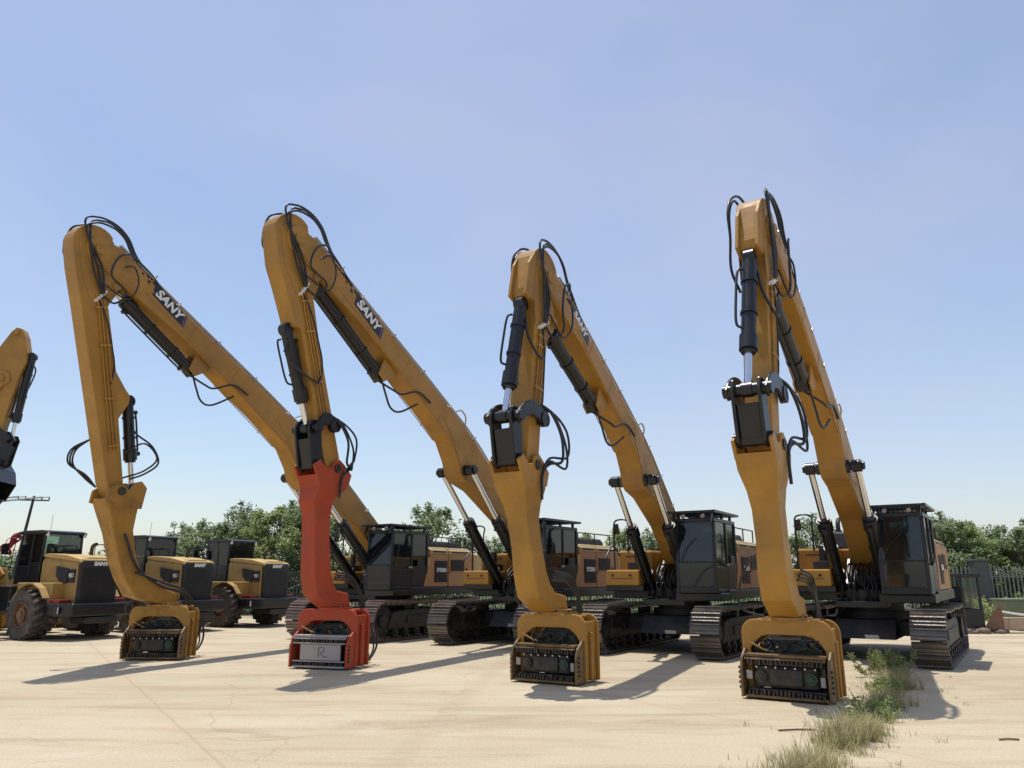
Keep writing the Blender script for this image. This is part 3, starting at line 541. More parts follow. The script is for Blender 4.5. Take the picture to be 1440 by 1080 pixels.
def make_hammer(root,loc,yaw,tp,cfg):
    h=bpy.data.objects.new('vibratory_hammer',None); C.objects.link(h); h.parent=root; h.location=loc; h.rotation_euler=(0,0,yaw); h.empty_display_size=.2
    Wd=.675; H=1.13; D=.26
    def yoke_prof():
        r=.20
        o=[(-Wd,.03),(-Wd,H-r)]+arc(-Wd+r,H-r,r,180,90,5)+arc(Wd-r,H-r,r,90,0,5)+[(Wd,.03)]
        i=[(Wd-.13,.03),(Wd-.13,.70)]+[(Wd-.19,.79),(Wd-.30,.88),(Wd-.40,.905),(-Wd+.40,.905),(-Wd+.30,.88),(-Wd+.19,.79)]+[(-Wd+.13,.70),(-Wd+.14,.03)]
        return o+i
    yk=MB()
    for x0,x1 in ((D-.03,D+.02),(-D-.02,-D+.03)): yk.prism(yoke_prof(),x0,x1,lambda a,b,y:(y,a,b))
    yk.box(-D+.03,D-.03,-Wd+.06,-Wd+.10,.05,H-.12).box(-D+.03,D-.03,Wd-.10,Wd-.06,.05,H-.12).box(-D+.03,D-.03,-Wd+.2,Wd-.2,H-.07,H-.02)
    yk.box(-.04,.04,Wd-.06,Wd-.005,.05,H-.3).box(-.04,.04,-Wd+.005,-Wd+.06,.05,H-.3)
    y_=yk.build('yoke',tp,h,.015)
    MB().cyl((0,0,H-.02),(0,0,H+.03),.34,n=28).cyl((0,0,H+.03),(0,0,H+.07),.27,n=28).build('slewing_ring',tp if tp!='yellow' else 'yellow_old',h)
    x=MB()
    for i in range(16): a=2*math.pi*i/16; x.cyl((.30*math.cos(a),.30*math.sin(a),H+.03),(.30*math.cos(a),.30*math.sin(a),H+.055),.018,n=6)
    x.build('ring_bolts','dark',h)
    # vibrator case hanging inside with rubber mounts
    vb=MB().prism([(-.42,.30),(-.42,.72),(-.32,.82),(.32,.82),(.42,.72),(.42,.30)],-.17,.17,lambda a,b,y:(y,a,b)).box(-.20,.20,-.34,.34,.62,.66).box(-.20,.20,-.34,.34,.74,.765)
    vb=vb.build('vibrator_case','darkgreen',h,.012)
    for y in (-.2,.2): MB().cyl((-.24,y,.55),(.24,y,.55),.11).cyl((.24,y,.55),(.34,y,.55),.07).build('vibrator_motor','dark',vb)
    for y in (-.5,.5):
        for z in (.70,.5): 
            for x_ in (-.13,.13): MB().cyl((x_,y-.06,z),(x_,y+.06,z),.06,n=12).build('rubber_damper','rubber',h)
    # front clamp box: toothed beams, cheeks, back plate, hydraulics
    f0=D+.03; f1=D+.30; wb=.58
    beam='grime' if tp!='red' else 'panelgrey'
    fr=MB().box(f0,f1-.03,-wb,wb,.60,.64).box(f0,f1,-wb,wb,.03,.07)
    fr.obox((f1-.07,0,.595),(1,0,-.6),(0,1,0),(.6,0,1),.12,2*wb,.02)
    fr=fr.build('clamp_frame',beam,h,.008)
    x=MB(); hr=random.Random(int(loc[0]*100))
    for i in range(19):
        y=-wb+.05+i*(2*wb-.1)/18
        e=hr.uniform(-.02,.02); e2=hr.uniform(-.025,.01)
        x.box(f1-.10,f1+e2,y-.016+e*.4,y+.016+e*.4,.50+e,.57); x.box(f1-.08,f1+.015+e2,y-.016-e*.4,y+.016-e*.4,.075,.13+e)
    x.box(f0,f1-.10,-wb+.02,wb-.02,.48,.585).box(f0,f1-.08,-wb+.02,wb-.02,.075,.15)
    x.build('jaw_teeth','dark',h,.005)
    for s in (-1,1):
        pf=[(f0-.02,.03),(f1+.02,.03),(f1+.02,.42),(f1-.04,.58),(f0+.05,.70),(f0-.02,.70)]
        MB().prism(pf,s*(wb+.045)-.02,s*(wb+.045)+.02).build('side_cheek',tp if tp=='red' else 'grime',h,.01)
    if tp=='red':
        pn=MB().box(f1-.06,f1-.02,-.40,.50,.17,.47).build('front_plate','panelgrey',h,.012)
        pn2=MB().box(f1-.05,f1-.0,-wb,wb,.475,.50).box(f1-.05,f1-.0,-wb,wb,.14,.165).build('rail','panelgrey',h,.006)
        MB().tube([(f1-.018,.02,.24),(f1-.018,.02,.38),(f1-.018,.06,.42),(f1-.018,.13,.40),(f1-.018,.13,.34),(f1-.018,.07,.31),(f1-.018,.10,.26),(f1-.018,.16,.235),(f1-.018,.20,.25)],.009,n=6).build('painted_mark','mark',pn)
        pn.location=(0,-.02,0)
    else:
        MB().box(f0+.02,f1-.12,-.44,.44,.17,.47).box(f0+.02,f1-.08,-.24,.24,.20,.44).build('clamp_block','dark',h,.02)
        for s in (-1,1): MB().cyl((f1-.14,s*.36,.32),(f1-.06,s*.36,.32),.085).cyl((f1-.06,s*.36,.32),(f1-.04,s*.36,.32),.045).build('clamp_piston','darkgreen' if s>0 else 'dark',h)
        x=MB()
        for i in range(7): y=-.42+i*.14; x.cyl((f1-.09,y,.455),(f1-.075,y,.455),.014,n=6)
        x.build('bolt_row','clampw',h)
    if tp=='yellow':
        MB().box(f1-.07,f1-.05,-.57,-.48,.28,.40).build('wear_pad','panelgrey',h,.01)
        MB().box(f1-.07,f1-.05,.49,.56,.22,.36).build('wear_pad','panelgrey',h,.01)
    x=MB()
    for i in range(5):
        z=.16+i*.07; x.cyl((f1-.05,-wb-.10,z),(f1-.05,-wb-.03,z),.022,n=8); x.cyl((f1-.05,wb+.03,z),(f1-.05,wb+.09,z),.02,n=8)
    x.build('side_bolts','dark',h)
    # hoses inside the arch
    x=MB()
    rr=random.Random(3)
    for i in range(6):
        y=-.45+.17*i; x.tube([(.1,y,.72),(.24,y+rr.uniform(-.1,.1),.80),(.30,y+rr.uniform(-.15,.15),.72),(.26,y+rr.uniform(-.2,.2),.62)],.016)
    x.tube([(.2,-.60,.55),(.30,-.45,.72),(.32,-.2,.66),(.26,.05,.64)],.012)
    for i in range(7):
        y=hr.uniform(-.5,.5); z=hr.uniform(.66,.80); x.tube([(.20,y,z),(.29,y+hr.uniform(-.1,.1),z+.05),(.27,y+hr.uniform(-.22,.22),z-.06)],.012)
    x.build('inner_hoses','rubber',h)
    x=MB()
    for i in range(9): y=hr.uniform(-.5,.5); x.obox((.27,y,hr.uniform(.66,.82)),(hr.gauss(0,1),hr.gauss(0,1),1),(1,.2,0),(0,1,.1),hr.uniform(.04,.12),.03,hr.uniform(.02,.06))
    x.build('fittings','grime',h)
    MB().obox((.33,-.42,.735),(0,1,-.45),(1,0,0),(0,.45,1),.30,.03,.02).build('link_bar','yellow_old',h)
    # rear: lower clamp body and side clamp
    MB().prism([(-.45,.05),(-.45,.55),(.45,.55),(.45,.05)],-D-.22,-D-.03,lambda a,b,y:(y,a,b)).cyl((-D-.3,.0,.3),(-D-.1,.0,.3),.16).build('rear_clamp','dark',h,.015)
    if tp!='yellow': MB().tube([(-D-.05,.55,.9),(-D-.28,.64,.75),(-D-.38,.66,.4),(-D-.2,.62,.15),(-D-.05,.56,.2)],.022).tube([(-D-.05,.45,.95),(-D-.35,.5,.8),(-D-.45,.55,.35),(-D-.25,.55,.12)],.018).build('rear_hoses','rubber',h)
    if tp!='yellow': MB().prism([(-D-.03,.03),(-D-.75,.03),(-D-.55,.30),(-D-.25,.42),(-D-.03,.42)],.30,.36).build('jaw_plate',tp if tp!='yellow' else 'yellow_old',h,.01)

def excavator(x,y,head,label,cfg,seed):
    root=thing('excavator',label,'excavator',(x,y,0),R(270-head),'piling excavators parked in a row' if cfg['tool']=='hammer' else None)
    make_body(root,cfg['track'],cfg['panel'],cfg['code'],seed)
    make_front(root,cfg)
    return root

base=dict(tool='hammer',paint='yellow',panel='yellow',tp='yellow',track='steel',code='SY500H')
def cf(**k): d=dict(base); d.update(k); return d
kx0,kz0,L0=4.271,-.138,11.039
excavator(-3.80,25.24,30.6,'yellow excavator at left end of row, worn yellow piling hammer twisted on a curved foot',
 cf(type='back',L=L0*1.16,sc=1.16,b=R(32.2),c=R(-12.7),La=4.57*1.17,kx=kx0*1.16,kz=kz0,cu=9.35,cw=-.28,af=.86,uf=.68,clamp=8.17,yaw=R(30),cy=.12,tp='yellow_old',ext=(-.22,-.38,-.60,-.85),panel='cream',code='SY500H',dec=.85,track='redsteel'),1)
excavator(.70,23.0,33.6,'yellow excavator with a red extension arm and red piling hammer',
 cf(type='front',L=L0*1.06,sc=1.06,b=R(34.5),c=R(-16.7),La=4.57*1.06,kx=kx0*1.06,kz=kz0,cu=8.1,cw=-.28,af=.97,lv=1.75,hf=1.0,uf=.72,clamp=7.85,yaw=R(16),tp='red',ext=(.22,.20,.14,.02),code='SY500H',dec=.80,panel='cream'),2)
excavator(4.42,20.48,31.2,'yellow excavator with yellow hammer, between the red hammer machine and the rightmost one',
 cf(type='front',L=L0*.84,sc=.84,b=R(35.6),c=R(9.2),La=4.57*.82,kx=kx0*.84,kz=kz0,kw=.80,cu=6.15,cw=-.28,af=.90,lv=.55,uf=.74,clamp=7.15,yaw=R(0),ext=(-.02,-.14,-.25,-.42),code='SY550H',dec=.85,cy=.12),3)
excavator(8.52,18.85,33.2,'rightmost yellow excavator in the row, hammer standing beside the strip of weeds',
 cf(type='front',L=L0*.86,sc=.86,b=R(36.3),c=R(11.1),La=4.57*.86,kx=kx0*.86,kz=kz0,kw=.80,cu=6.2,cw=-.28,af=.90,lv=.55,uf=.72,clamp=7.75,yaw=R(0),ext=(-.02,-.08,-.12,-.28),dec=.80,plate=0,fl=1),4)
excavator(-19.85,23.9,360-98+0,'excavator cut off by the left edge, black bucket hanging in the air',
 cf(tool='bucket',type='std',L=6.85,sc=.725,b=R(62),c=R(-2),La=2.75,kx=2.9,kz=kz0,kw=.8,cu=2.6,cw=.85,af=.62,lv=.1,uf=.78,plate=0),5)

# ---------------------------------------------------------------- wheel loader
def make_loader():
    t=thing('wheel_loader','x','wheel loader',(0,0,0),0,'wheel loaders parked behind the excavators')
    def wheel(x,y):
        r,w=.70,.28; s=1 if y>0 else -1
        b=MB().ringcyl((x,y-w,r),(x,y+w,r),r-.05,.36,36)
        n=19
        for k in range(n):
            a=2*math.pi*k/n; 
            for q in (-1,1):
                aa=a+(math.pi/n if q>0 else 0)
                c=V((x+(r-.03)*math.cos(aa),y+q*w*.5,r+(r-.03)*math.sin(aa))); T=V((-math.sin(aa),0,math.cos(aa))); N_=V((math.cos(aa),0,math.sin(aa)))
                b.obox(c,(V((0,1,0))+T*.45*q).normalized(),(T-V((0,.45*q,0))).normalized(),N_,w*1.12,.095,.085)
        o=b.build('wheel','tyre',t)
        MB().cyl((x,y-.05,r),(x,y+s*.18,r),.37,n=28).cyl((x,y,r),(x,y+s*.27,r),.2,n=20).cyl((x,y,r),(x,y+s*.31,r),.11,n=16).ringcyl((x,y+s*.16,r),(x,y+s*.28,r),.38,.33).build('rim','rim',o)
    for x in (0,3.0):
        for y in (-1.08,1.08): wheel(x,y)
    # rear frame, red reflector bands, counterweight
    MB().box(-1.3,1.4,-.45,.45,.62,1.0).cyl((0,-.9,.8),(0,.9,.8),.2).build('rear_frame','frame',t,.02)
    cwt=MB().prism([(-1.75,-.95),(-1.2,-1.15),(-.75,-1.15),(-.75,1.15),(-1.2,1.15),(-1.75,.95)],.66,1.02,lambda a,b,y:(a,b,y)).build('counterweight','black',t,.04)
    for y in (.70,-1.06): MB().box(-1.25,-.80,y,y+.36,1.0,1.13).build('tail_light_box','redlight',cwt,.02)
    for y in (1.0,-1.0): MB().obox((-1.38,y*1.14,.84),(1,-.5 if y>0 else .5,0),(.5 if y>0 else -.5,1,0),(0,0,1),.10,.01,.18).build('reflector','white',cwt)
    MB().box(-1.74,-1.0,-.5,.5,.45,.64).build('tow_hitch','frame',t,.03)
    # hood with bulging top
    hp=[(-.60,1.0),(-.63,2.12),(-.55,2.27),(-.34,2.33),(.34,2.33),(.55,2.27),(.63,2.12),(.60,1.0)]
    b=MB(); xs=[(-1.28,.0),(-.9,.03),(-.3,.08),(.45,.10),(.5,.10)]
    vs=[(x,y*(1.05 if z<2.0 else 1),z+dz*(1 if z>1.5 else 0)) for x,dz in xs for y,z in hp]; n=8
    b.add(vs,[(i*n+k,i*n+(k+1)%n,(i+1)*n+(k+1)%n,(i+1)*n+k) for i in range(4) for k in range(n)]+[tuple(range(n-1,-1,-1)),tuple(range(32,40))])
    hood=b.build('hood','olive',t,.03)
    MB().prism([(-1.22,2.20),(.45,2.36),(.45,2.45),(.0,2.45),(-.7,2.40),(-1.32,2.28),(-1.38,2.17)],-.64,.64).build('hood_lid','lid',hood,.02)
    for s in (1,-1):
        y0,y1=(.60,.672) if s>0 else (-.672,-.60)
        w=MB().prism([(-.30,2.08),(-.88,2.0),(-.88,1.60),(-.62,1.56),(-.34,1.78)],y0,y1).box(-1.20,-.94,y0,y1,1.60,1.98)
        w.build('side_vent','grille',hood)
        text('lettering','956',.17,'white',hood,basis((-s,0,0),(0,0,1),(0,s,0),(-1.07,s*.675,1.80)),.002,0,.004)
    g=MB().prism([(-.60,1.0),(-.64,2.10),(-.56,2.24),(.56,2.24),(.64,2.10),(.60,1.0)],-1.40,-1.285,lambda a,b,y:(y,a,b)).build('rear_grille','grille',t,.03)
    x=MB()
    for k in range(18): x.box(-1.412,-1.40,-.53,.53,1.10+k*.053,1.122+k*.053)
    x.build('grille_slats','black',g)
    text('lettering','SANY',.145,'white',g,basis((0,-1,0),(0,0,1),(-1,0,0),(-1.404,0,2.14)),.004,.15,.008,1.25)
    MB().tube([(-.35,-.35,2.38),(-.35,-.35,2.62),(-.42,-.35,2.72),(-.55,-.35,2.75)],.055,n=12).build('exhaust','dark',t)
    MB().cyl((.05,.1,2.38),(.05,.1,2.48),.18,n=20).build('air_filter','black',t)
    x=MB()
    for y in (-.55,-.95): x.tube([(-.9,y,1.9),(-.9,y,2.75),(-.2,y,2.75),(-.2,y,1.9)],.014,spline=False)
    x.tube([(-.9,-.55,2.75),(-.9,-.95,2.75)],.014).tube([(-.2,-.55,2.75),(-.2,-.95,2.75)],.014).tube([(-.9,-.75,1.9),(-.9,-.75,2.75)],.014)
    x.build('handrail','black',t)
    # fenders + steps
    for s in (1,-1):
        pf=[(.0,1.80)]+[]
        o=[(.87*math.cos(R(a)),.74+.87*math.sin(R(a))) for a in (150,125,100,80,55,30,15)]
        i=[(.82*math.cos(R(a)),.74+.82*math.sin(R(a))) for a in (15,30,55,80,100,125,150)]
        MB().prism(o+i,s*.66,s*1.22)  .build('fender','olive',t,.01)
        MB().box(.95,1.6,s*.75 if s>0 else -1.2,1.2 if s>0 else -.75,.75,1.5).build('step_box','black',t,.03)
    MB().box(-.75,.98,.55,1.0,1.0,1.60).box(-.75,.98,-1.0,-.55,1.0,1.60).build('side_tank','olive',t,.03)
    # cab
    x0,x1,w0,z0,z1=.55,1.80,.66,1.75,3.05; p=.065
    c=MB()
    for x,xo in ((x0,.0),(x0+.55,.0),(x1-p,-.05)):
        for y in (-w0,w0-p): c.hexa([(x,y,z0),(x+p,y,z0),(x+p,y+p,z0),(x,y+p,z0),(x+xo,y*.94,z1),(x+p+xo,y*.94,z1),(x+p+xo,y*.94+p,z1),(x+xo,y*.94+p,z1)])
    c.box(x0,x1,-w0,w0,1.55,1.8).box(x0,x0+.05,-w0+p,w0-p,1.8,2.40).box(x0+.6,x1-p,w0-p,w0-.01,1.8,2.1).box(x0+.6,x1-p,-w0+.01,-w0+p,1.8,2.1).box(x0+p,x0+.55,w0-p,w0-.01,1.8,2.2).box(x0+p,x0+.55,-w0+.01,-w0+p,1.8,2.2)
    cab=c.build('cab','black',t,.012)
    MB().prism([(x0-.10,z1),(x1+.12,z1),(x1+.10,z1+.08),(x1-.2,z1+.12),(x0+.1,z1+.12),(x0-.08,z1+.08)],-w0-.02,w0+.02).build('cab_roof','black',cab,.02)
    MB().box(x0+.02,x0+.028,-w0+p,w0-p,2.40,z1).build('rear_window','glass2',cab)
    MB().box(x1-.05,x1-.042,-w0+p,w0-p,1.8,z1).build('windscreen','glass2',cab)
    for y in (w0-.045,-w0+.04): 
        MB().box(x0+p,x0+.55,y,y+.006,2.2,z1).build('side_window','glass2',cab); MB().box(x0+.62,x1-p,y,y+.006,2.1,z1).build('side_window','glass2',cab)
    MB().box(1.0,1.4,-.25,.25,1.8,2.2).prism([(1.0,2.2),(1.12,2.2),(1.04,2.78),(.95,2.78)],-.24,.24).build('driver_seat','seat',cab,.04)
    for y in (-.6,.6): MB().cyl((x0-.06,y,z1-.02),(x0-.11,y,z1-.04),.045,n=12).box(x0-.12,x0-.04,y-.02,y+.02,z1-.04,z1+.06).build('work_lamp','clampw',cab)
    MB().tube([(x0+.3,.3,z1+.14),(x0+.28,.3,z1+.6)],.006,n=5).build('antenna','black',cab)
    MB().tube([(x1,w0,z1-.1),(x1+.2,w0+.25,z1-.15),(x1+.2,w0+.28,z1-.55)],.012).obox((x1+.2,w0+.28,z1-.45),(1,0,0),(0,1,0),(0,0,1),.04,.2,.32).build('mirror','black',cab,.01)
    # front frame, lift arms, bucket
    MB().box(1.5,3.6,-.42,.42,.6,1.25).cyl((3,-.9,.8),(3,.9,.8),.2).prism([(2.5,1.2),(3.3,1.2),(3.1,2.05),(2.75,2.05)],-.4,-.32).prism([(2.5,1.2),(3.3,1.2),(3.1,2.05),(2.75,2.05)],.32,.4).build('front_frame','olive',t,.02)
    for y in (-.5,.42): MB().prism([(2.7,1.85),(3.0,2.1),(4.0,1.55),(4.9,.55),(4.7,.35),(3.8,1.15)],y,y+.08).build('lift_arm','yellow',t,.01)
    MB().prism([(4.7,.15),(4.75,1.1),(4.95,1.3),(5.1,1.25),(5.0,.9),(5.05,.35),(5.7,.12),(5.9,.05),(4.9,.05)],-1.4,1.4).build('bucket','yellow_old',t,.02)
    for s in (1,-1): MB().prism([(2.25,1.62),(3.75,1.62),(3.85,1.45),(3.8,1.4),(3.7,1.56),(2.3,1.56)],s*.7,s*1.4).build('fender','olive',t,.01)
    return t
ld=make_loader()
la=math.atan2(.6,-.8)+R(9)
ploc=[(-13.75,24.3,'leftmost wheel loader, its big rear tyre in view, red cloth beside its cab'),(-12.0,27.3,'wheel loader in the middle, half hidden behind the leftmost hammer arm'),(-10.2,30.2,'wheel loader nearest the trees, last of the three')]
for i,(x,y,lb) in enumerate(ploc):
    o=ld if i==0 else copy_tree(ld); o.location=(x+.2,y,0); o.rotation_euler=(0,0,la+(0,.02,-.02)[i]); o['label']=lb
# red cloth on a stick beside the first cab
fl=thing('red_flag','ragged red cloth on a thin pole left of the leftmost loader cab','flag',(-16.55,26.0,0))
MB().tube([(0,0,0),(-.02,0,1.2),(.10,0,3.15)],.013).build('pole','black',fl)
b=MB(); rr=random.Random(5); n=14
vs=[]; 
for i in range(n+1):
    for j in range(n+1):
        u=i/n;v=j/n; vs.append((.12-.42*u+.08*math.sin(5*v+3*u),.12*math.sin(9*u+4*v)+rr.uniform(-.02,.02),3.15-.52*v-.28*u*u+.08*math.sin(6*u+2*v)))
b.add(vs,[(i*(n+1)+j,i*(n+1)+j+1,(i+1)*(n+1)+j+1,(i+1)*(n+1)+j) for i in range(n) for j in range(n) if not (rr.random()<.06)],True)
o=b.build('cloth','redcloth',fl); m=o.modifiers.new('thick','SOLIDIFY'); m.thickness=.012

# ---------------------------------------------------------------- ground
def ground_mat():
    m=bpy.data.materials.new('concrete_yard'); m.use_nodes=True; nt=m.node_tree; N=nt.nodes; L=nt.links; b=N['Principled BSDF']
    tc=N.new('ShaderNodeTexCoord')
    def noise(s,d=8,r=.6,scl=None,dist=0):
        n=N.new('ShaderNodeTexNoise'); n.inputs['Scale'].default_value=s; n.inputs['Detail'].default_value=d; n.inputs['Roughness'].default_value=r; n.inputs['Distortion'].default_value=dist
        if scl:
            mp=N.new('ShaderNodeMapping'); mp.inputs['Scale'].default_value=scl[0]; mp.inputs['Rotation'].default_value=(0,0,scl[1]); L.new(tc.outputs['Object'],mp.inputs['Vector']); L.new(mp.outputs[0],n.inputs['Vector'])
        else: L.new(tc.outputs['Object'],n.inputs['Vector'])
        return n.outputs['Fac']
    def ramp(f,p0,c0,p1,c1):
        r=N.new('ShaderNodeValToRGB'); r.color_ramp.elements[0].position=p0; r.color_ramp.elements[1].position=p1
        r.color_ramp.elements[0].color=(*c0,1); r.color_ramp.elements[1].color=(*c1,1); L.new(f,r.inputs['Fac']); return r.outputs['Color']
    def mix(f,a,c,mode='MIX'):
        x=N.new('ShaderNodeMixRGB'); x.blend_type=mode
        if isinstance(f,float): x.inputs['Fac'].default_value=f
        else: L.new(f,x.inputs['Fac'])
        for s,v in ((1,a),(2,c)):
            if isinstance(v,tuple): x.inputs[s].default_value=(*v,1)
            else: L.new(v,x.inputs[s])
        return x.outputs[0]
    g=lambda v:(v,v,v)
    col=ramp(noise(.12,8,.6,((1,1,1),0)),.35,(.45,.375,.25),.68,(.55,.475,.335))
    st=ramp(noise(.55,10,.7,((.28,1.7,1),.12),1.2),.48,g(0),.68,g(.9))
    col=mix(st,col,(.37,.28,.185))
    st=ramp(noise(.32,10,.75,((.4,1.4,1),-.1),.6),.52,g(0),.68,g(.7))
    col=mix(st,col,(.60,.53,.40))
    st=ramp(noise(1.6,12,.8,((.2,1.,1),.05)),.55,g(0),.70,g(.65))
    col=mix(st,col,(.29,.215,.145))
    st=ramp(noise(7.,8,.8),.62,g(0),.75,g(.45))
    col=mix(st,col,(.27,.20,.14))
    st=ramp(noise(60,3,.6),.3,g(.86),.7,g(1.06)); col=mix(1.,col,st,'MULTIPLY')
    vo=N.new('ShaderNodeTexVoronoi'); vo.feature='DISTANCE_TO_EDGE'; vo.inputs['Scale'].default_value=.16; vo.inputs['Randomness'].default_value=1
    wn=N.new('ShaderNodeTexNoise'); wn.inputs['Scale'].default_value=1.1; wn.inputs['Detail'].default_value=6; L.new(tc.outputs['Object'],wn.inputs['Vector'])
    va=N.new('ShaderNodeVectorMath'); va.operation='MULTIPLY_ADD'; va.inputs[1].default_value=(.9,.9,0); L.new(wn.outputs['Color'],va.inputs[0]); L.new(tc.outputs['Object'],va.inputs[2]); L.new(va.outputs[0],vo.inputs['Vector'])
    mc=N.new('ShaderNodeMapRange'); mc.inputs['From Min'].default_value=.0008; mc.inputs['From Max'].default_value=.003; mc.inputs['To Min'].default_value=.2; mc.inputs['To Max'].default_value=0; L.new(vo.outputs['Distance'],mc.inputs['Value'])
    col=mix(mc.outputs[0],col,(.17,.12,.08))
    sp=ramp(noise(2.6,3,.9),.69,g(0),.76,g(.55)); col=mix(sp,col,(.15,.11,.08))
    gr=ramp(noise(28,6,.85),.35,g(.82),.62,g(1.08)); col=mix(1.,col,gr,'MULTIPLY')
    for (x0_,wd_) in ((9.6,.22),(11.4,.22),(-2.0,.2)):
        sx=N.new('ShaderNodeSeparateXYZ'); mpp=N.new('ShaderNodeMapping'); mpp.inputs['Rotation'].default_value=(0,0,R(6)); L.new(tc.outputs['Object'],mpp.inputs['Vector']); L.new(mpp.outputs[0],sx.inputs[0])
        d1=N.new('ShaderNodeMath'); d1.operation='SUBTRACT'; d1.inputs[1].default_value=x0_; L.new(sx.outputs[0],d1.inputs[0])
        d2=N.new('ShaderNodeMath'); d2.operation='ABSOLUTE'; L.new(d1.outputs[0],d2.inputs[0])
        mt_=N.new('ShaderNodeMapRange'); mt_.inputs['From Min'].default_value=wd_*.5; mt_.inputs['From Max'].default_value=wd_; mt_.inputs['To Min'].default_value=.30; mt_.inputs['To Max'].default_value=0; L.new(d2.outputs[0],mt_.inputs['Value'])
        mm=N.new('ShaderNodeMath'); mm.operation='MULTIPLY'; L.new(mt_.outputs[0],mm.inputs[0]); L.new(noise(1.5,6,.7,((1,.3,1),0)),mm.inputs[1])
        col=mix(mm.outputs[0],col,(.30,.23,.15))
    # slab joints: lines along the row direction and across
    sep=N.new('ShaderNodeSeparateXYZ'); mp=N.new('ShaderNodeMapping'); mp.inputs['Rotation'].default_value=(0,0,R(-32)); L.new(tc.outputs['Object'],mp.inputs['Vector']); L.new(mp.outputs[0],sep.inputs[0])
    wob=noise(1.3,4,.5)
    for k,(ax,per,off,wd) in enumerate(((0,6.0,1.05,.010),)):
        a=N.new('ShaderNodeMath'); a.operation='MULTIPLY_ADD'; a.inputs[1].default_value=.10; L.new(wob,a.inputs[0]); L.new(sep.outputs[ax],a.inputs[2])
        q=N.new('ShaderNodeMath'); q.operation='ADD'; q.inputs[1].default_value=off+200*per; L.new(a.outputs[0],q.inputs[0])
        f=N.new('ShaderNodeMath'); f.operation='MODULO'; f.inputs[1].default_value=per; L.new(q.outputs[0],f.inputs[0])
        s=N.new('ShaderNodeMath'); s.operation='SUBTRACT'; s.inputs[1].default_value=per/2; L.new(f.outputs[0],s.inputs[0])
        ab=N.new('ShaderNodeMath'); ab.operation='ABSOLUTE'; L.new(s.outputs[0],ab.inputs[0])
        mr=N.new('ShaderNodeMapRange'); mr.inputs['From Min'].default_value=wd*.6; mr.inputs['From Max'].default_value=wd*2.2; mr.inputs['To Min'].default_value=.38; mr.inputs['To Max'].default_value=0; L.new(ab.outputs[0],mr.inputs['Value'])
        col=mix(mr.outputs[0],col,(.20,.15,.10))
        mr=N.new('ShaderNodeMapRange'); mr.inputs['From Min'].default_value=0; mr.inputs['From Max'].default_value=.35; mr.inputs['To Min'].default_value=.35; mr.inputs['To Max'].default_value=0; L.new(ab.outputs[0],mr.inputs['Value'])
        col=mix(mr.outputs[0],col,(.42,.33,.22))
    L.new(col,b.inputs['Base Color']); b.inputs['Roughness'].default_value=.85; b.inputs['Specular IOR Level'].default_value=.25
    bp=N.new('ShaderNodeBump'); bp.inputs['Strength'].default_value=.35; bp.inputs['Distance'].default_value=.02; L.new(noise(9,10,.7),bp.inputs['Height']); L.new(bp.outputs[0],b.inputs['Normal'])
    return m
gm=ground_mat()
struct(MB().add([(-900,-60,0),(900,-60,0),(900,1500,0),(-900,1500,0)],[(0,1,2,3)]).build('yard_ground',gm))
field=mat('field_green',(.09,.12,.05),.9,0,.3,.05,.0,1,(.2,.17,.1),.6,.2)
struct(MB().add([(-900,41,.004),(900,41,.004),(900,1500,.004),(-900,1500,.004)],[(0,1,2,3)]).build('field',field))

# ---------------------------------------------------------------- weeds on the slab seam
def blades(b,cx,cy,n,rad,h0,h1,w=.006,lean=.5,rng=random):
    for _ in range(n):
        a=rng.uniform(0,2*math.pi); r=rad*math.sqrt(rng.random()); x=cx+r*math.cos(a); y=cy+r*math.sin(a)
        h=rng.uniform(h0,h1); d=rng.uniform(0,2*math.pi); l=lean*h*rng.uniform(.2,1.2); t=d+1.57; wx,wy=w*math.cos(t),w*math.sin(t)
        dx,dy=math.cos(d)*l,math.sin(d)*l
        b.add([(x-wx,y-wy,0),(x+wx,y+wy,0),(x+dx*.35+wx*.8,y+dy*.35+wy*.8,h*.6),(x+dx*.35-wx*.8,y+dy*.35-wy*.8,h*.6),(x+dx,y+dy,h)],[(0,1,2,3),(3,2,4)])
rg=random.Random(11)
P0=V((3.1,8.0));P1=V((7.0,15.6))
SEAM=[(2.4,7.2),(2.95,8.0),(3.85,9.3),(4.65,10.6),(5.45,11.9),(6.25,13.4),(7.0,15.1)]
b=MB(); TW=MB()
def seam(t):
    k=t*(len(SEAM)-1); i=min(int(k),len(SEAM)-2); f=k-i; return SEAM[i][0]*(1-f)+SEAM[i+1][0]*f, SEAM[i][1]*(1-f)+SEAM[i+1][1]*f
for i in range(300):
    t=rg.random(); x,y=seam(t); dens=max(.2,.5+.5*math.sin(t*23+.6))*rg.uniform(.4,1.3)
    blades(b,x+rg.gauss(0,.13),y+rg.gauss(0,.12),int(60*dens),.06+.13*rg.random(),.04,.10+.24*dens,.0035,rg.uniform(.6,1.3),rg)
for i in range(90):
    t=rg.random(); x,y=seam(t); blades(b,x+rg.gauss(0,.5),y+rg.gauss(0,.3),int(rg.uniform(2,12)),.08,.02,.09,.004,1.2,rg)
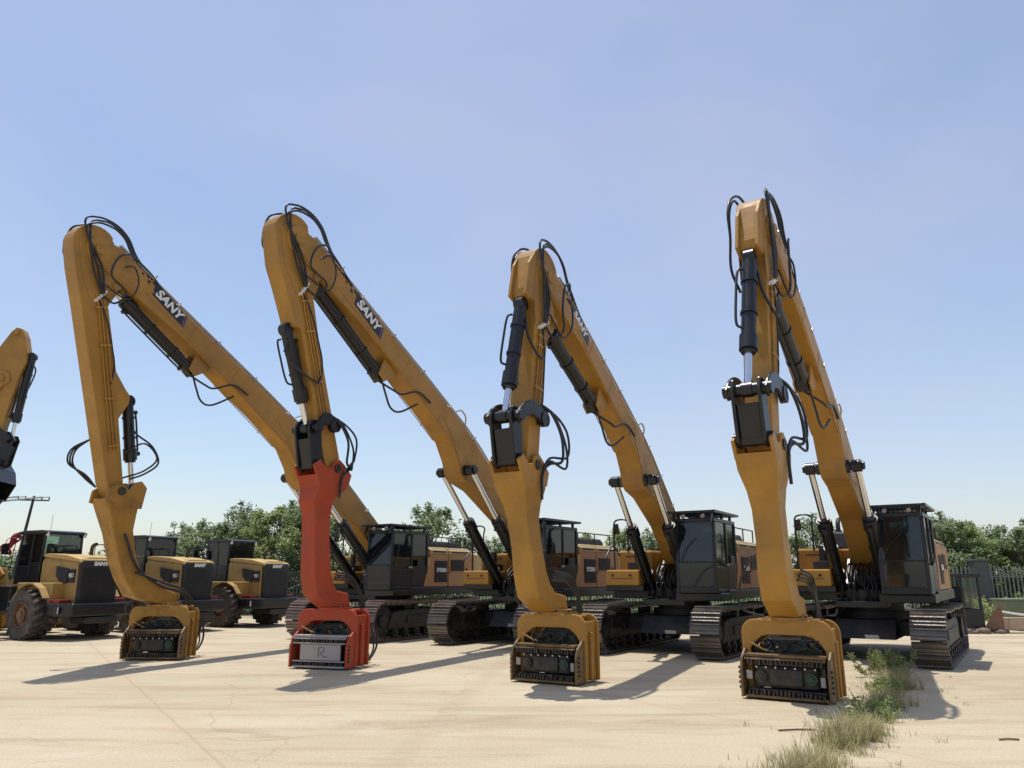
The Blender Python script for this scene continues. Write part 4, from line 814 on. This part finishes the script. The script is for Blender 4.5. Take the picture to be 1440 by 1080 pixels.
for i in range(26):
    t=rg.random(); x,y=seam(t); x+=rg.gauss(0,.15); a=rg.uniform(0,6.28); h=rg.uniform(.2,.42); b.tube([(x,y,0),(x+.05*math.cos(a),y+.05*math.sin(a),h*.6),(x+.12*math.cos(a),y+.12*math.sin(a),h)],.0025,n=3,sub=2)
    for q in range(9):
        c=V((x+.12*math.cos(a)*(.5+q*.06),y+.12*math.sin(a)*(.5+q*.06),h*(.45+q*.065))); d=V((rg.gauss(0,1),rg.gauss(0,1),.8)).normalized()*.05; w_=V((-d.y,d.x,0))*.14; b.add([c,c+d*.5+w_,c+d,c+d*.5-w_],[(0,1,2,3)])
tag(b.build('grass','grass'),'dry and green grass growing along the slab seam at lower right','grass',kind='stuff')
def weed(name,x,y,h,r,label,n=900,mt='leafb'):
    b=MB(); rr=random.Random(int(x*100))
    for _ in range(34):
        a=rr.uniform(0,6.28); d=r*rr.random(); px,py=x+d*math.cos(a),y+d*math.sin(a); hh=h*rr.uniform(.35,1)
        qx,qy=px+rr.gauss(0,.12),py+rr.gauss(0,.12)
        b.tube([(px,py,0),((px+qx)/2,(py+qy)/2,hh*.5),(qx,qy,hh)],.004,n=4,sub=2)
        for k in range(n//34):
            t=rr.uniform(.1,1); c=V((px+(qx-px)*t,py+(qy-py)*t,hh*t)); dv=V((rr.gauss(0,1),rr.gauss(0,1),rr.gauss(.5,.6))).normalized(); l=rr.uniform(.05,.11); s=dv.cross(V((rr.gauss(0,1),rr.gauss(0,1),.3))).normalized()*.011
            b.add([c,c+dv*l*.5+s,c+dv*l,c+dv*l*.5-s],[(0,1,2,3)])
    return tag(b.build(name,mt),label,'weed','tall weeds by the tracks')
weed('weed_clump',6.75,14.7,.52,.42,'taller leafy weed clump in the shadow, nearest the right track',2200,'weed')
weed('weed_clump',4.6,10.5,.26,.32,'low green weed clump in the middle of the grass strip',900)
weed('weed_clump',5.85,12.8,.24,.26,'small weed clump midway along the grass strip, right of the hammer foot',900)

# ---------------------------------------------------------------- trees
def leafcloud(b,c,rx,rz,n,size,rr,flat=.7):
    for _ in range(n):
        while True:
            p=V((rr.uniform(-1,1),rr.uniform(-1,1),rr.uniform(-1,1)))
            if .15<p.length<1: break
        p=V((p.x*rx,p.y*rx,p.z*rz))+c
        d=V((rr.gauss(0,1),rr.gauss(0,1),rr.gauss(0,.6))).normalized(); s=size*rr.uniform(.6,1.3)
        w=d.cross(V((rr.gauss(0,.5),rr.gauss(0,.5),1))).normalized()*s*.33
        b.add([p,p+d*s*.5+w,p+d*s,p+d*s*.5-w],[(0,1,2,3)])
def make_tree(h,spread,seed,clumps=26,leaves=170,leafmt='leaf',size=.16,base=.2):
    rr=random.Random(seed); t=thing('tree','x','tree')
    tb=MB(); cb=MB()
    tb.tube([(0,0,-.05),(rr.gauss(0,.05),rr.gauss(0,.05),h*.3),(rr.gauss(0,.1),rr.gauss(0,.1),h*.62)],.09,n=10)
    for k in range(clumps):
        z=h*(base+(.97-base)*((k+.5)/clumps)); f=1-abs((z/h-.48)/.58)**1.8; rad=spread*max(.18,f)*rr.uniform(.35,1.); a=rr.uniform(0,6.28)
        c=V((rad*math.cos(a),rad*math.sin(a),z)); s0=V((0,0,max(.1,z-rad*.7-.3))); s0.z=min(s0.z,h*.62)
        tb.tube([s0,(s0+c)/2+V((0,0,.15)),c],.022,n=5,sub=3)
        cr=rr.uniform(.32,.62)*spread/1.6; leafcloud(cb,c,cr,cr*.75,leaves,size,rr)
    for k in range(7):   # upright shoots with tufts
        a=rr.uniform(0,6.28); r=rr.uniform(.1,.75)*spread; z=h*rr.uniform(.88,1.08)*(1-.25*(r/spread)**2); c=V((r*math.cos(a),r*math.sin(a),z))
        tb.tube([V((r*.6*math.cos(a),r*.6*math.sin(a),z*.7)),c],.014,n=5,sub=2); leafcloud(cb,c,.17,.26,70,size*.9,rr)
    tb.build('trunk','bark',t); cb.build('crown',leafmt,t); return t
protoA=make_tree(5.4,1.9,1,34,190); protoB=make_tree(4.8,2.1,2,34,190,'leafd'); protoC=make_tree(5.2,2.0,3,32,190,'leafb',.17); protoD=make_tree(5.0,2.2,4,36,190,'leaf',.2,.1)
used=set()
def place(pr,x,y,s,rz,label,group,sz=None):
    o=pr if pr.name not in used else copy_tree(pr); used.add(pr.name)
    o.location=(x,y,0); o.rotation_euler=(0,0,rz); o.scale=(s,s,sz or s); o['label']=label; o['group']=group
G1='trees behind the wheel loaders'
LT=[(-17.2,41.2,.80,protoA,'low tree right behind the middle loader roof, at the left end of the clump'),
 (-15.6,40.2,.86,protoD,'bushy tree between the middle and last loader cabs'),
 (-13.9,41.0,.92,protoB,'darker tree directly behind the last loader cab'),
 (-12.2,39.8,.98,protoC,'brighter green tree behind the hood of the last loader'),
 (-10.6,40.8,1.05,protoA,'tall tree beside the upper end of the red extension arm'),
 (-9.2,39.6,.92,protoD,'tree just behind the red extension arm'),
 (-14.9,43.5,1.02,protoA,'taller tree at the back, over the last loader cab'),
 (-11.6,43.5,1.12,protoD,'tallest tree at the back of the left clump'),
 (-7.9,42.5,.70,protoB,'tree seen through the gap under the leftmost boom')]
for i,(x,y,s,p,lb) in enumerate(LT): place(p,x,y,s,i*1.3,lb,G1)
G2='trees behind the excavator cabs'
MT=[(-6.0,42,.93,protoB,'dark tree above the leftmost excavator cab roof'),(-4.3,41.5,1.10,protoD,'round tree rising between the leftmost and red hammer cabs'),(-2.6,42.5,.88,protoB,'lower tree right of the round tree, over the engine housing'),(-1.0,43,.74,protoA,'small tree framed by the boom cylinders of the red hammer machine'),
 (4.3,44,.82,protoC,'pale young tree right of the second cab'),(6.0,43,.86,protoC,'bright tree framed by the third boom cylinders'),(7.6,42,.80,protoA,'tree under the third boom'),(1.6,43,.66,protoA,'low tree hidden behind the second cab roof')]
for i,(x,y,s,p,lb) in enumerate(MT): place(p,x,y,s*.94,i*1.1+.5,lb,G2)
G3='trees along the right fence'
RT=[(13.2,38,.80,protoD,'tree left of the rightmost boom cylinders'),(14.8,38.2,.95,protoA,'tree behind the gold tool box of the rightmost machine'),(16.4,37.8,.84,protoC,'tree seen between the rightmost boom and its cab'),(19.4,38.0,.93,protoC,'bright tree right beside the rightmost cab'),(21.0,37.6,.94,protoD,'full tree above the grey fence pillar'),(22.5,38.1,.93,protoC,'bright green tree just right of the fence pillar'),(24.0,37.5,.88,protoD,'tree second from the right edge'),(25.6,38.2,.90,protoA,'tree at the right edge of the photo'),(22.0,40.2,1.0,protoA,'taller tree at the back over the pillar'),(20.2,40,.98,protoB,'dark tree at the back right of the rightmost cab'),(17.9,39.2,.86,protoB,'dark tree hidden behind the rightmost cab'),(24.7,40.5,.98,protoB,'dark tree at the back near the right edge'),(11.6,40,.72,protoA,'low tree behind the third cab')]
for i,(x,y,s,p,lb) in enumerate(RT): place(p,x,y,s*.88,i*.9+.2,lb,G3)
# undergrowth
b=MB(); rr=random.Random(9)
for i in range(260):
    x=rr.uniform(-21,27); y=37.2+rr.uniform(0,3.5); leafcloud(b,V((x,y,rr.uniform(.2,1.5))),.7,.55,55,.16,rr)
for i in range(150):
    x=rr.uniform(-18.5,-8); leafcloud(b,V((x,38.6+rr.uniform(0,1.4),rr.uniform(.6,2.9))),.7,.55,60,.16,rr)
for i in range(110):
    x=rr.uniform(-4,16.5); leafcloud(b,V((x,35.6+rr.uniform(0,.6),rr.uniform(.1,.7))),.5,.35,50,.13,rr)
tag(b.build('undergrowth','leafd'),'low bushes and brush filling in under the trees along the fence','undergrowth',kind='stuff')
b=MB()
for i in range(90):
    x=rr.uniform(18.6,26); y=33.2+rr.uniform(0,1.4); z=rr.uniform(.1,.55+.09*(x-18.6)); leafcloud(b,V((x,y,z)),.5,.4,70,.13,rr)
tag(b.build('brush','leafb'),'bright green brush in front of the right fence','brush',kind='stuff')
b=MB()
for i in range(240):
    x=rr.uniform(-75,-38); leafcloud(b,V((x,88+rr.uniform(-3,3),rr.uniform(.5,3.4+math.sin(x*.4)))),1.8,1.2,60,.5,rr)
tag(b.build('far_woods','leafd'),'dark line of distant woods at the far left','woods',kind='stuff')

# ---------------------------------------------------------------- fence
def fence(x0,x1,y,matn,label,step,h=2.25):
    t=thing('fence',label,'fence',(x0,y,0))
    pn=MB(); n=int((x1-x0)/step)
    for i in range(n+1): x=i*step; pn.box(x-.03,x+.03,-.015,.015,.08,h-.1).prism([(x-.03,h-.1),(x+.03,h-.1),(x,h)],-.015,.015)
    pn.build('pickets',matn,t)
    MB().box(-.05,x1-x0+.05,.02,.06,.35,.42).box(-.05,x1-x0+.05,.02,.06,h-.5,h-.43).build('rails',matn,t)
    return t
fence(16.9,20.55,35.4,'picket','pale picket fence section left of the grey pillar',.19)
fence(21.25,27.5,35.4,'picket','pale picket fence section right of the grey pillar',.19)
fence(-19,-4,36.4,'picketdark','dark metal fence standing before the trees behind the loaders',.15,2.1)
fence(-3.9,16.7,36.6,'picketdark','dark metal fence behind the excavator tracks',.15,2.0)
o=MB().box(-.33,.33,-.3,.3,0,2.45).box(-.38,.38,-.35,.35,2.45,2.55).build('shaft','concrete_post',thing('pillar','grey concrete pillar between the two pale fence sections','pillar',(20.9,35.4,0)),.02)

# ---------------------------------------------------------------- power pole, wires
pp=thing('power_pole','dark wooden power pole with crossarm, far left above the loader cab','power pole',(-40.5,64,0))
MB().cyl((0,0,0),(.90,0,8.3),.16,.10,n=14).build('pole','wood',pp)
MB().obox((.9,0,7.95),(1,.25,0),(-.25,1,0),(0,0,1),2.3,.09,.11).build('crossarm','wood',pp)
for k in (-1.15,-.6,.6,1.15): MB().cyl((.9+k*.97,k*.24,8.0),(.9+k*.97,k*.24,8.25),.06,.04,n=10).build('insulator','concrete_post',pp)
b=MB()
for k in (-1.15,-.6,.6,1.15):
    p=V((.9+k*.97-40.5,64+k*.24,8.25)); q=V((-60+k,40+k*.3,5.2)); pts=[]
    for i in range(13): t=i/12; r=p.lerp(q,t); r.z-=3.2*t*(1-t); pts.append(r)
    b.tube(pts,.035,n=5,spline=False)
w=tag(b.build('power_lines','wire'),'thin sagging wires running left from the power pole','power lines')
p2=thing('lamp_mast','thin pale mast standing at the far left edge','mast',(-47.6,72,0))
MB().cyl((0,0,0),(0,0,6.2),.07,.05,n=10).build('mast','wire',p2); MB().box(-.25,.25,-.06,.06,6.1,6.2).build('mast_head','wire',p2)

# ---------------------------------------------------------------- junk at the right
cb=thing('machine_cab','dark machine cab shell standing on the ground beside the right fence','cab',(14.98,26.75,0),R(-12))
MB().box(-.55,.55,-.5,.5,.12,.75).box(-.55,-.46,-.5,-.41,.75,1.75).box(.46,.55,-.5,-.41,.75,1.75).box(-.55,-.46,.41,.5,.75,1.75).box(.46,.55,.41,.5,.75,1.75).box(-.6,.6,-.56,.56,1.75,1.87).box(-.05,.03,-.5,-.42,.75,1.75).build('shell','black',cb,.02)
MB().box(-.05,.46,-.47,-.463,.78,1.75).build('door_window','glass2',cb); MB().box(-.46,.46,.46,.467,.78,1.75).build('rear_window','glass2',cb)
MB().box(-.3,.3,-.2,.25,.3,.95).box(-.3,.3,.2,.3,.95,1.45).build('driver_seat','seat',cb,.03)
MB().prism([(.45,.1),(1.05,.1),(1.05,.85),(.95,.9)],-.62,-.56).build('guard_plate','rust' if 'rust' in M else 'rim',cb)
bn=thing('waste_bin','pale green ribbed steel bin by the fence','bin',(17.45,27.7,0),R(4))
MB().hexa([(-.40,-.4,.15),(.40,-.4,.15),(.40,.4,.15),(-.40,.4,.15),(-.5,-.48,.98),(.5,-.48,.98),(.5,.48,.98),(-.5,.48,.98)]).build('body','bingreen',bn,.02)
MB().box(-.54,.54,-.52,.52,.98,1.04).build('lid','bingreen',bn,.015)
for x in (-.35,.3): MB().cyl((x,-.3,.08),(x,-.22,.08),.08,n=14).cyl((x,.3,.08),(x,.22,.08),.08,n=14).build('castor','rubber',bn)
MB().box(.34,.40,-.54,-.40,.1,1.35).build('post','picket',bn)
en=thing('machine_part','grey green engine block with pipes beside the bin','machine part',(18.75,27.8,0))
MB().box(-.6,.7,-.4,.4,.1,.62).box(-.45,.3,-.35,.35,.62,.95).cyl((-.3,-.45,.55),(.6,-.45,.55),.12).cyl((.5,0,.6),(.5,0,1.15),.10).build('block','bingreen',en,.03)
MB().tube([(-.6,-.5,.3),(-.2,-.55,.8),(.4,-.5,.7),(.9,-.45,.95)],.05).build('pipe','pipe',en)
bm=thing('steel_beam','long beige steel box beam lying on the ground at the right edge','beam',(18.1,26.0,0),R(-6))
MB().box(-2.3,3.2,-.22,.22,.10,.48).build('box_section','beige',bm,.02)
for x in (-2.1,-.6,.9,2.4): MB().box(x-.06,x+.06,-.26,.26,0,.10).build('sleeper','rim',bm)
x=MB()
for k in range(11): x.box(-2.0+k*.5,-1.97+k*.5,-.235,-.22,.12,.46)
x.build('stiffener','beige',bm)
for i,(x0,y0,x1,y1,z,lb) in enumerate(((15.7,26.0,17.5,26.1,.52,'pale pipe lying across the left end of the beam'),(17.4,26.1,19.6,25.8,.56,'bent pale pipe lying on the beam toward the right edge'))):
    tag(MB().tube([(x0,y0,z+.18),((x0+x1)/2,y0,z+.05),(x1,y1,z)],.035).build('pipe','clampw'),lb,'pipe')
b=MB(); rr=random.Random(4)
for i in range(60):
    x=14.6+rr.random()*1.2; y=25.7+rr.random()*.8; r=rr.uniform(.04,.16)
    b.obox((x,y,r*.6),(rr.gauss(0,1),rr.gauss(0,1),rr.gauss(0,.4)),(rr.gauss(0,1),rr.gauss(0,1),0),(0,0,1),r*2,r*1.5,r*1.2) if False else b.sph((x,y,r*.5),r,7,5,.7)
tag(b.build('rubble','rubble'),'heap of brown rubble between the cab shell and the beam','rubble',kind='stuff')
# stones, sticks on the yard
for i,(x,y,l,a,lb) in enumerate(((3.35,9.75,.45,.1,'brown stick lying left of the grass strip'),(5.5,9.2,.22,.0,'short dark twig lying right of the grass strip'),(8.0,10.0,.16,.2,'dark scrap lying near the right edge'))):
    c,s=math.cos(a),math.sin(a)
    tag(MB().tube([(x-l/2*c,y-l/2*s,.012),(x,y+.01,.016),(x+l/2*c,y+l/2*s,.012)],.011,n=6).build('twig','rim'),lb,'twig')

# ---------------------------------------------------------------- light, sky, camera
SE,dx,dy=R(77),-.165,.175
az=math.atan2(dx,dy)            # sun azimuth from +Y toward +X
sd=V((math.sin(az)*math.cos(SE),math.cos(az)*math.cos(SE),math.sin(SE)))
l=bpy.data.lights.new('sun','SUN'); l.energy=4.0; l.angle=R(.53); l.color=(1,.955,.88); so=bpy.data.objects.new('sun',l); C.objects.link(so)
so.rotation_euler=sd.to_track_quat('Z','Y').to_euler()
w=bpy.data.worlds.new('World'); sc.world=w; w.use_nodes=True; nt=w.node_tree; bg=nt.nodes['Background']
sk=nt.nodes.new('ShaderNodeTexSky'); sk.sky_type='NISHITA'; sk.sun_disc=False; sk.sun_elevation=SE; sk.sun_rotation=az; sk.air_density=1.2; sk.dust_density=.8; sk.ozone_density=3.5; sk.altitude=0
tm=nt.nodes.new('ShaderNodeMixRGB'); tm.blend_type='MULTIPLY'; tm.inputs[0].default_value=1; tm.inputs[2].default_value=(1.05,1.01,1.0,1); nt.links.new(sk.outputs[0],tm.inputs[1]); hz=nt.nodes.new('ShaderNodeMixRGB')
wtc=nt.nodes.new('ShaderNodeTexCoord'); wmp=nt.nodes.new('ShaderNodeMapping'); wmp.inputs['Scale'].default_value=(1,1,2.2); wmp.inputs['Location'].default_value=(3.1,.4,1.7); wns=nt.nodes.new('ShaderNodeTexNoise'); wns.inputs['Scale'].default_value=1.6; wns.inputs['Detail'].default_value=5; wns.inputs['Roughness'].default_value=.5
wmr=nt.nodes.new('ShaderNodeMapRange'); wmr.inputs['From Min'].default_value=.35; wmr.inputs['From Max'].default_value=.7; wmr.inputs['To Min'].default_value=.16; wmr.inputs['To Max'].default_value=.42
nt.links.new(wtc.outputs['Generated'],wmp.inputs['Vector']); nt.links.new(wmp.outputs[0],wns.inputs['Vector']); nt.links.new(wns.outputs['Fac'],wmr.inputs['Value']); nt.links.new(wmr.outputs[0],hz.inputs[0])
hz.inputs[2].default_value=(4.45,4.5,5.4,1); nt.links.new(tm.outputs[0],hz.inputs[1]); nt.links.new(hz.outputs[0],bg.inputs['Color']); bg.inputs['Strength'].default_value=.14
cd=bpy.data.cameras.new('camera'); cam=bpy.data.objects.new('camera',cd); C.objects.link(cam); sc.camera=cam
cd.sensor_width=36; cd.lens=1080/1440*36; cd.clip_end=3000; cd.clip_start=.1
cam.location=(0,0,1.75); cam.rotation_euler=(R(90)+math.atan(272/1080),0,0)
sc.view_settings.view_transform='Standard'; sc.view_settings.look='None'; sc.view_settings.exposure=.12; sc.view_settings.gamma=1
sc.render.resolution_x=1024; sc.render.resolution_y=768
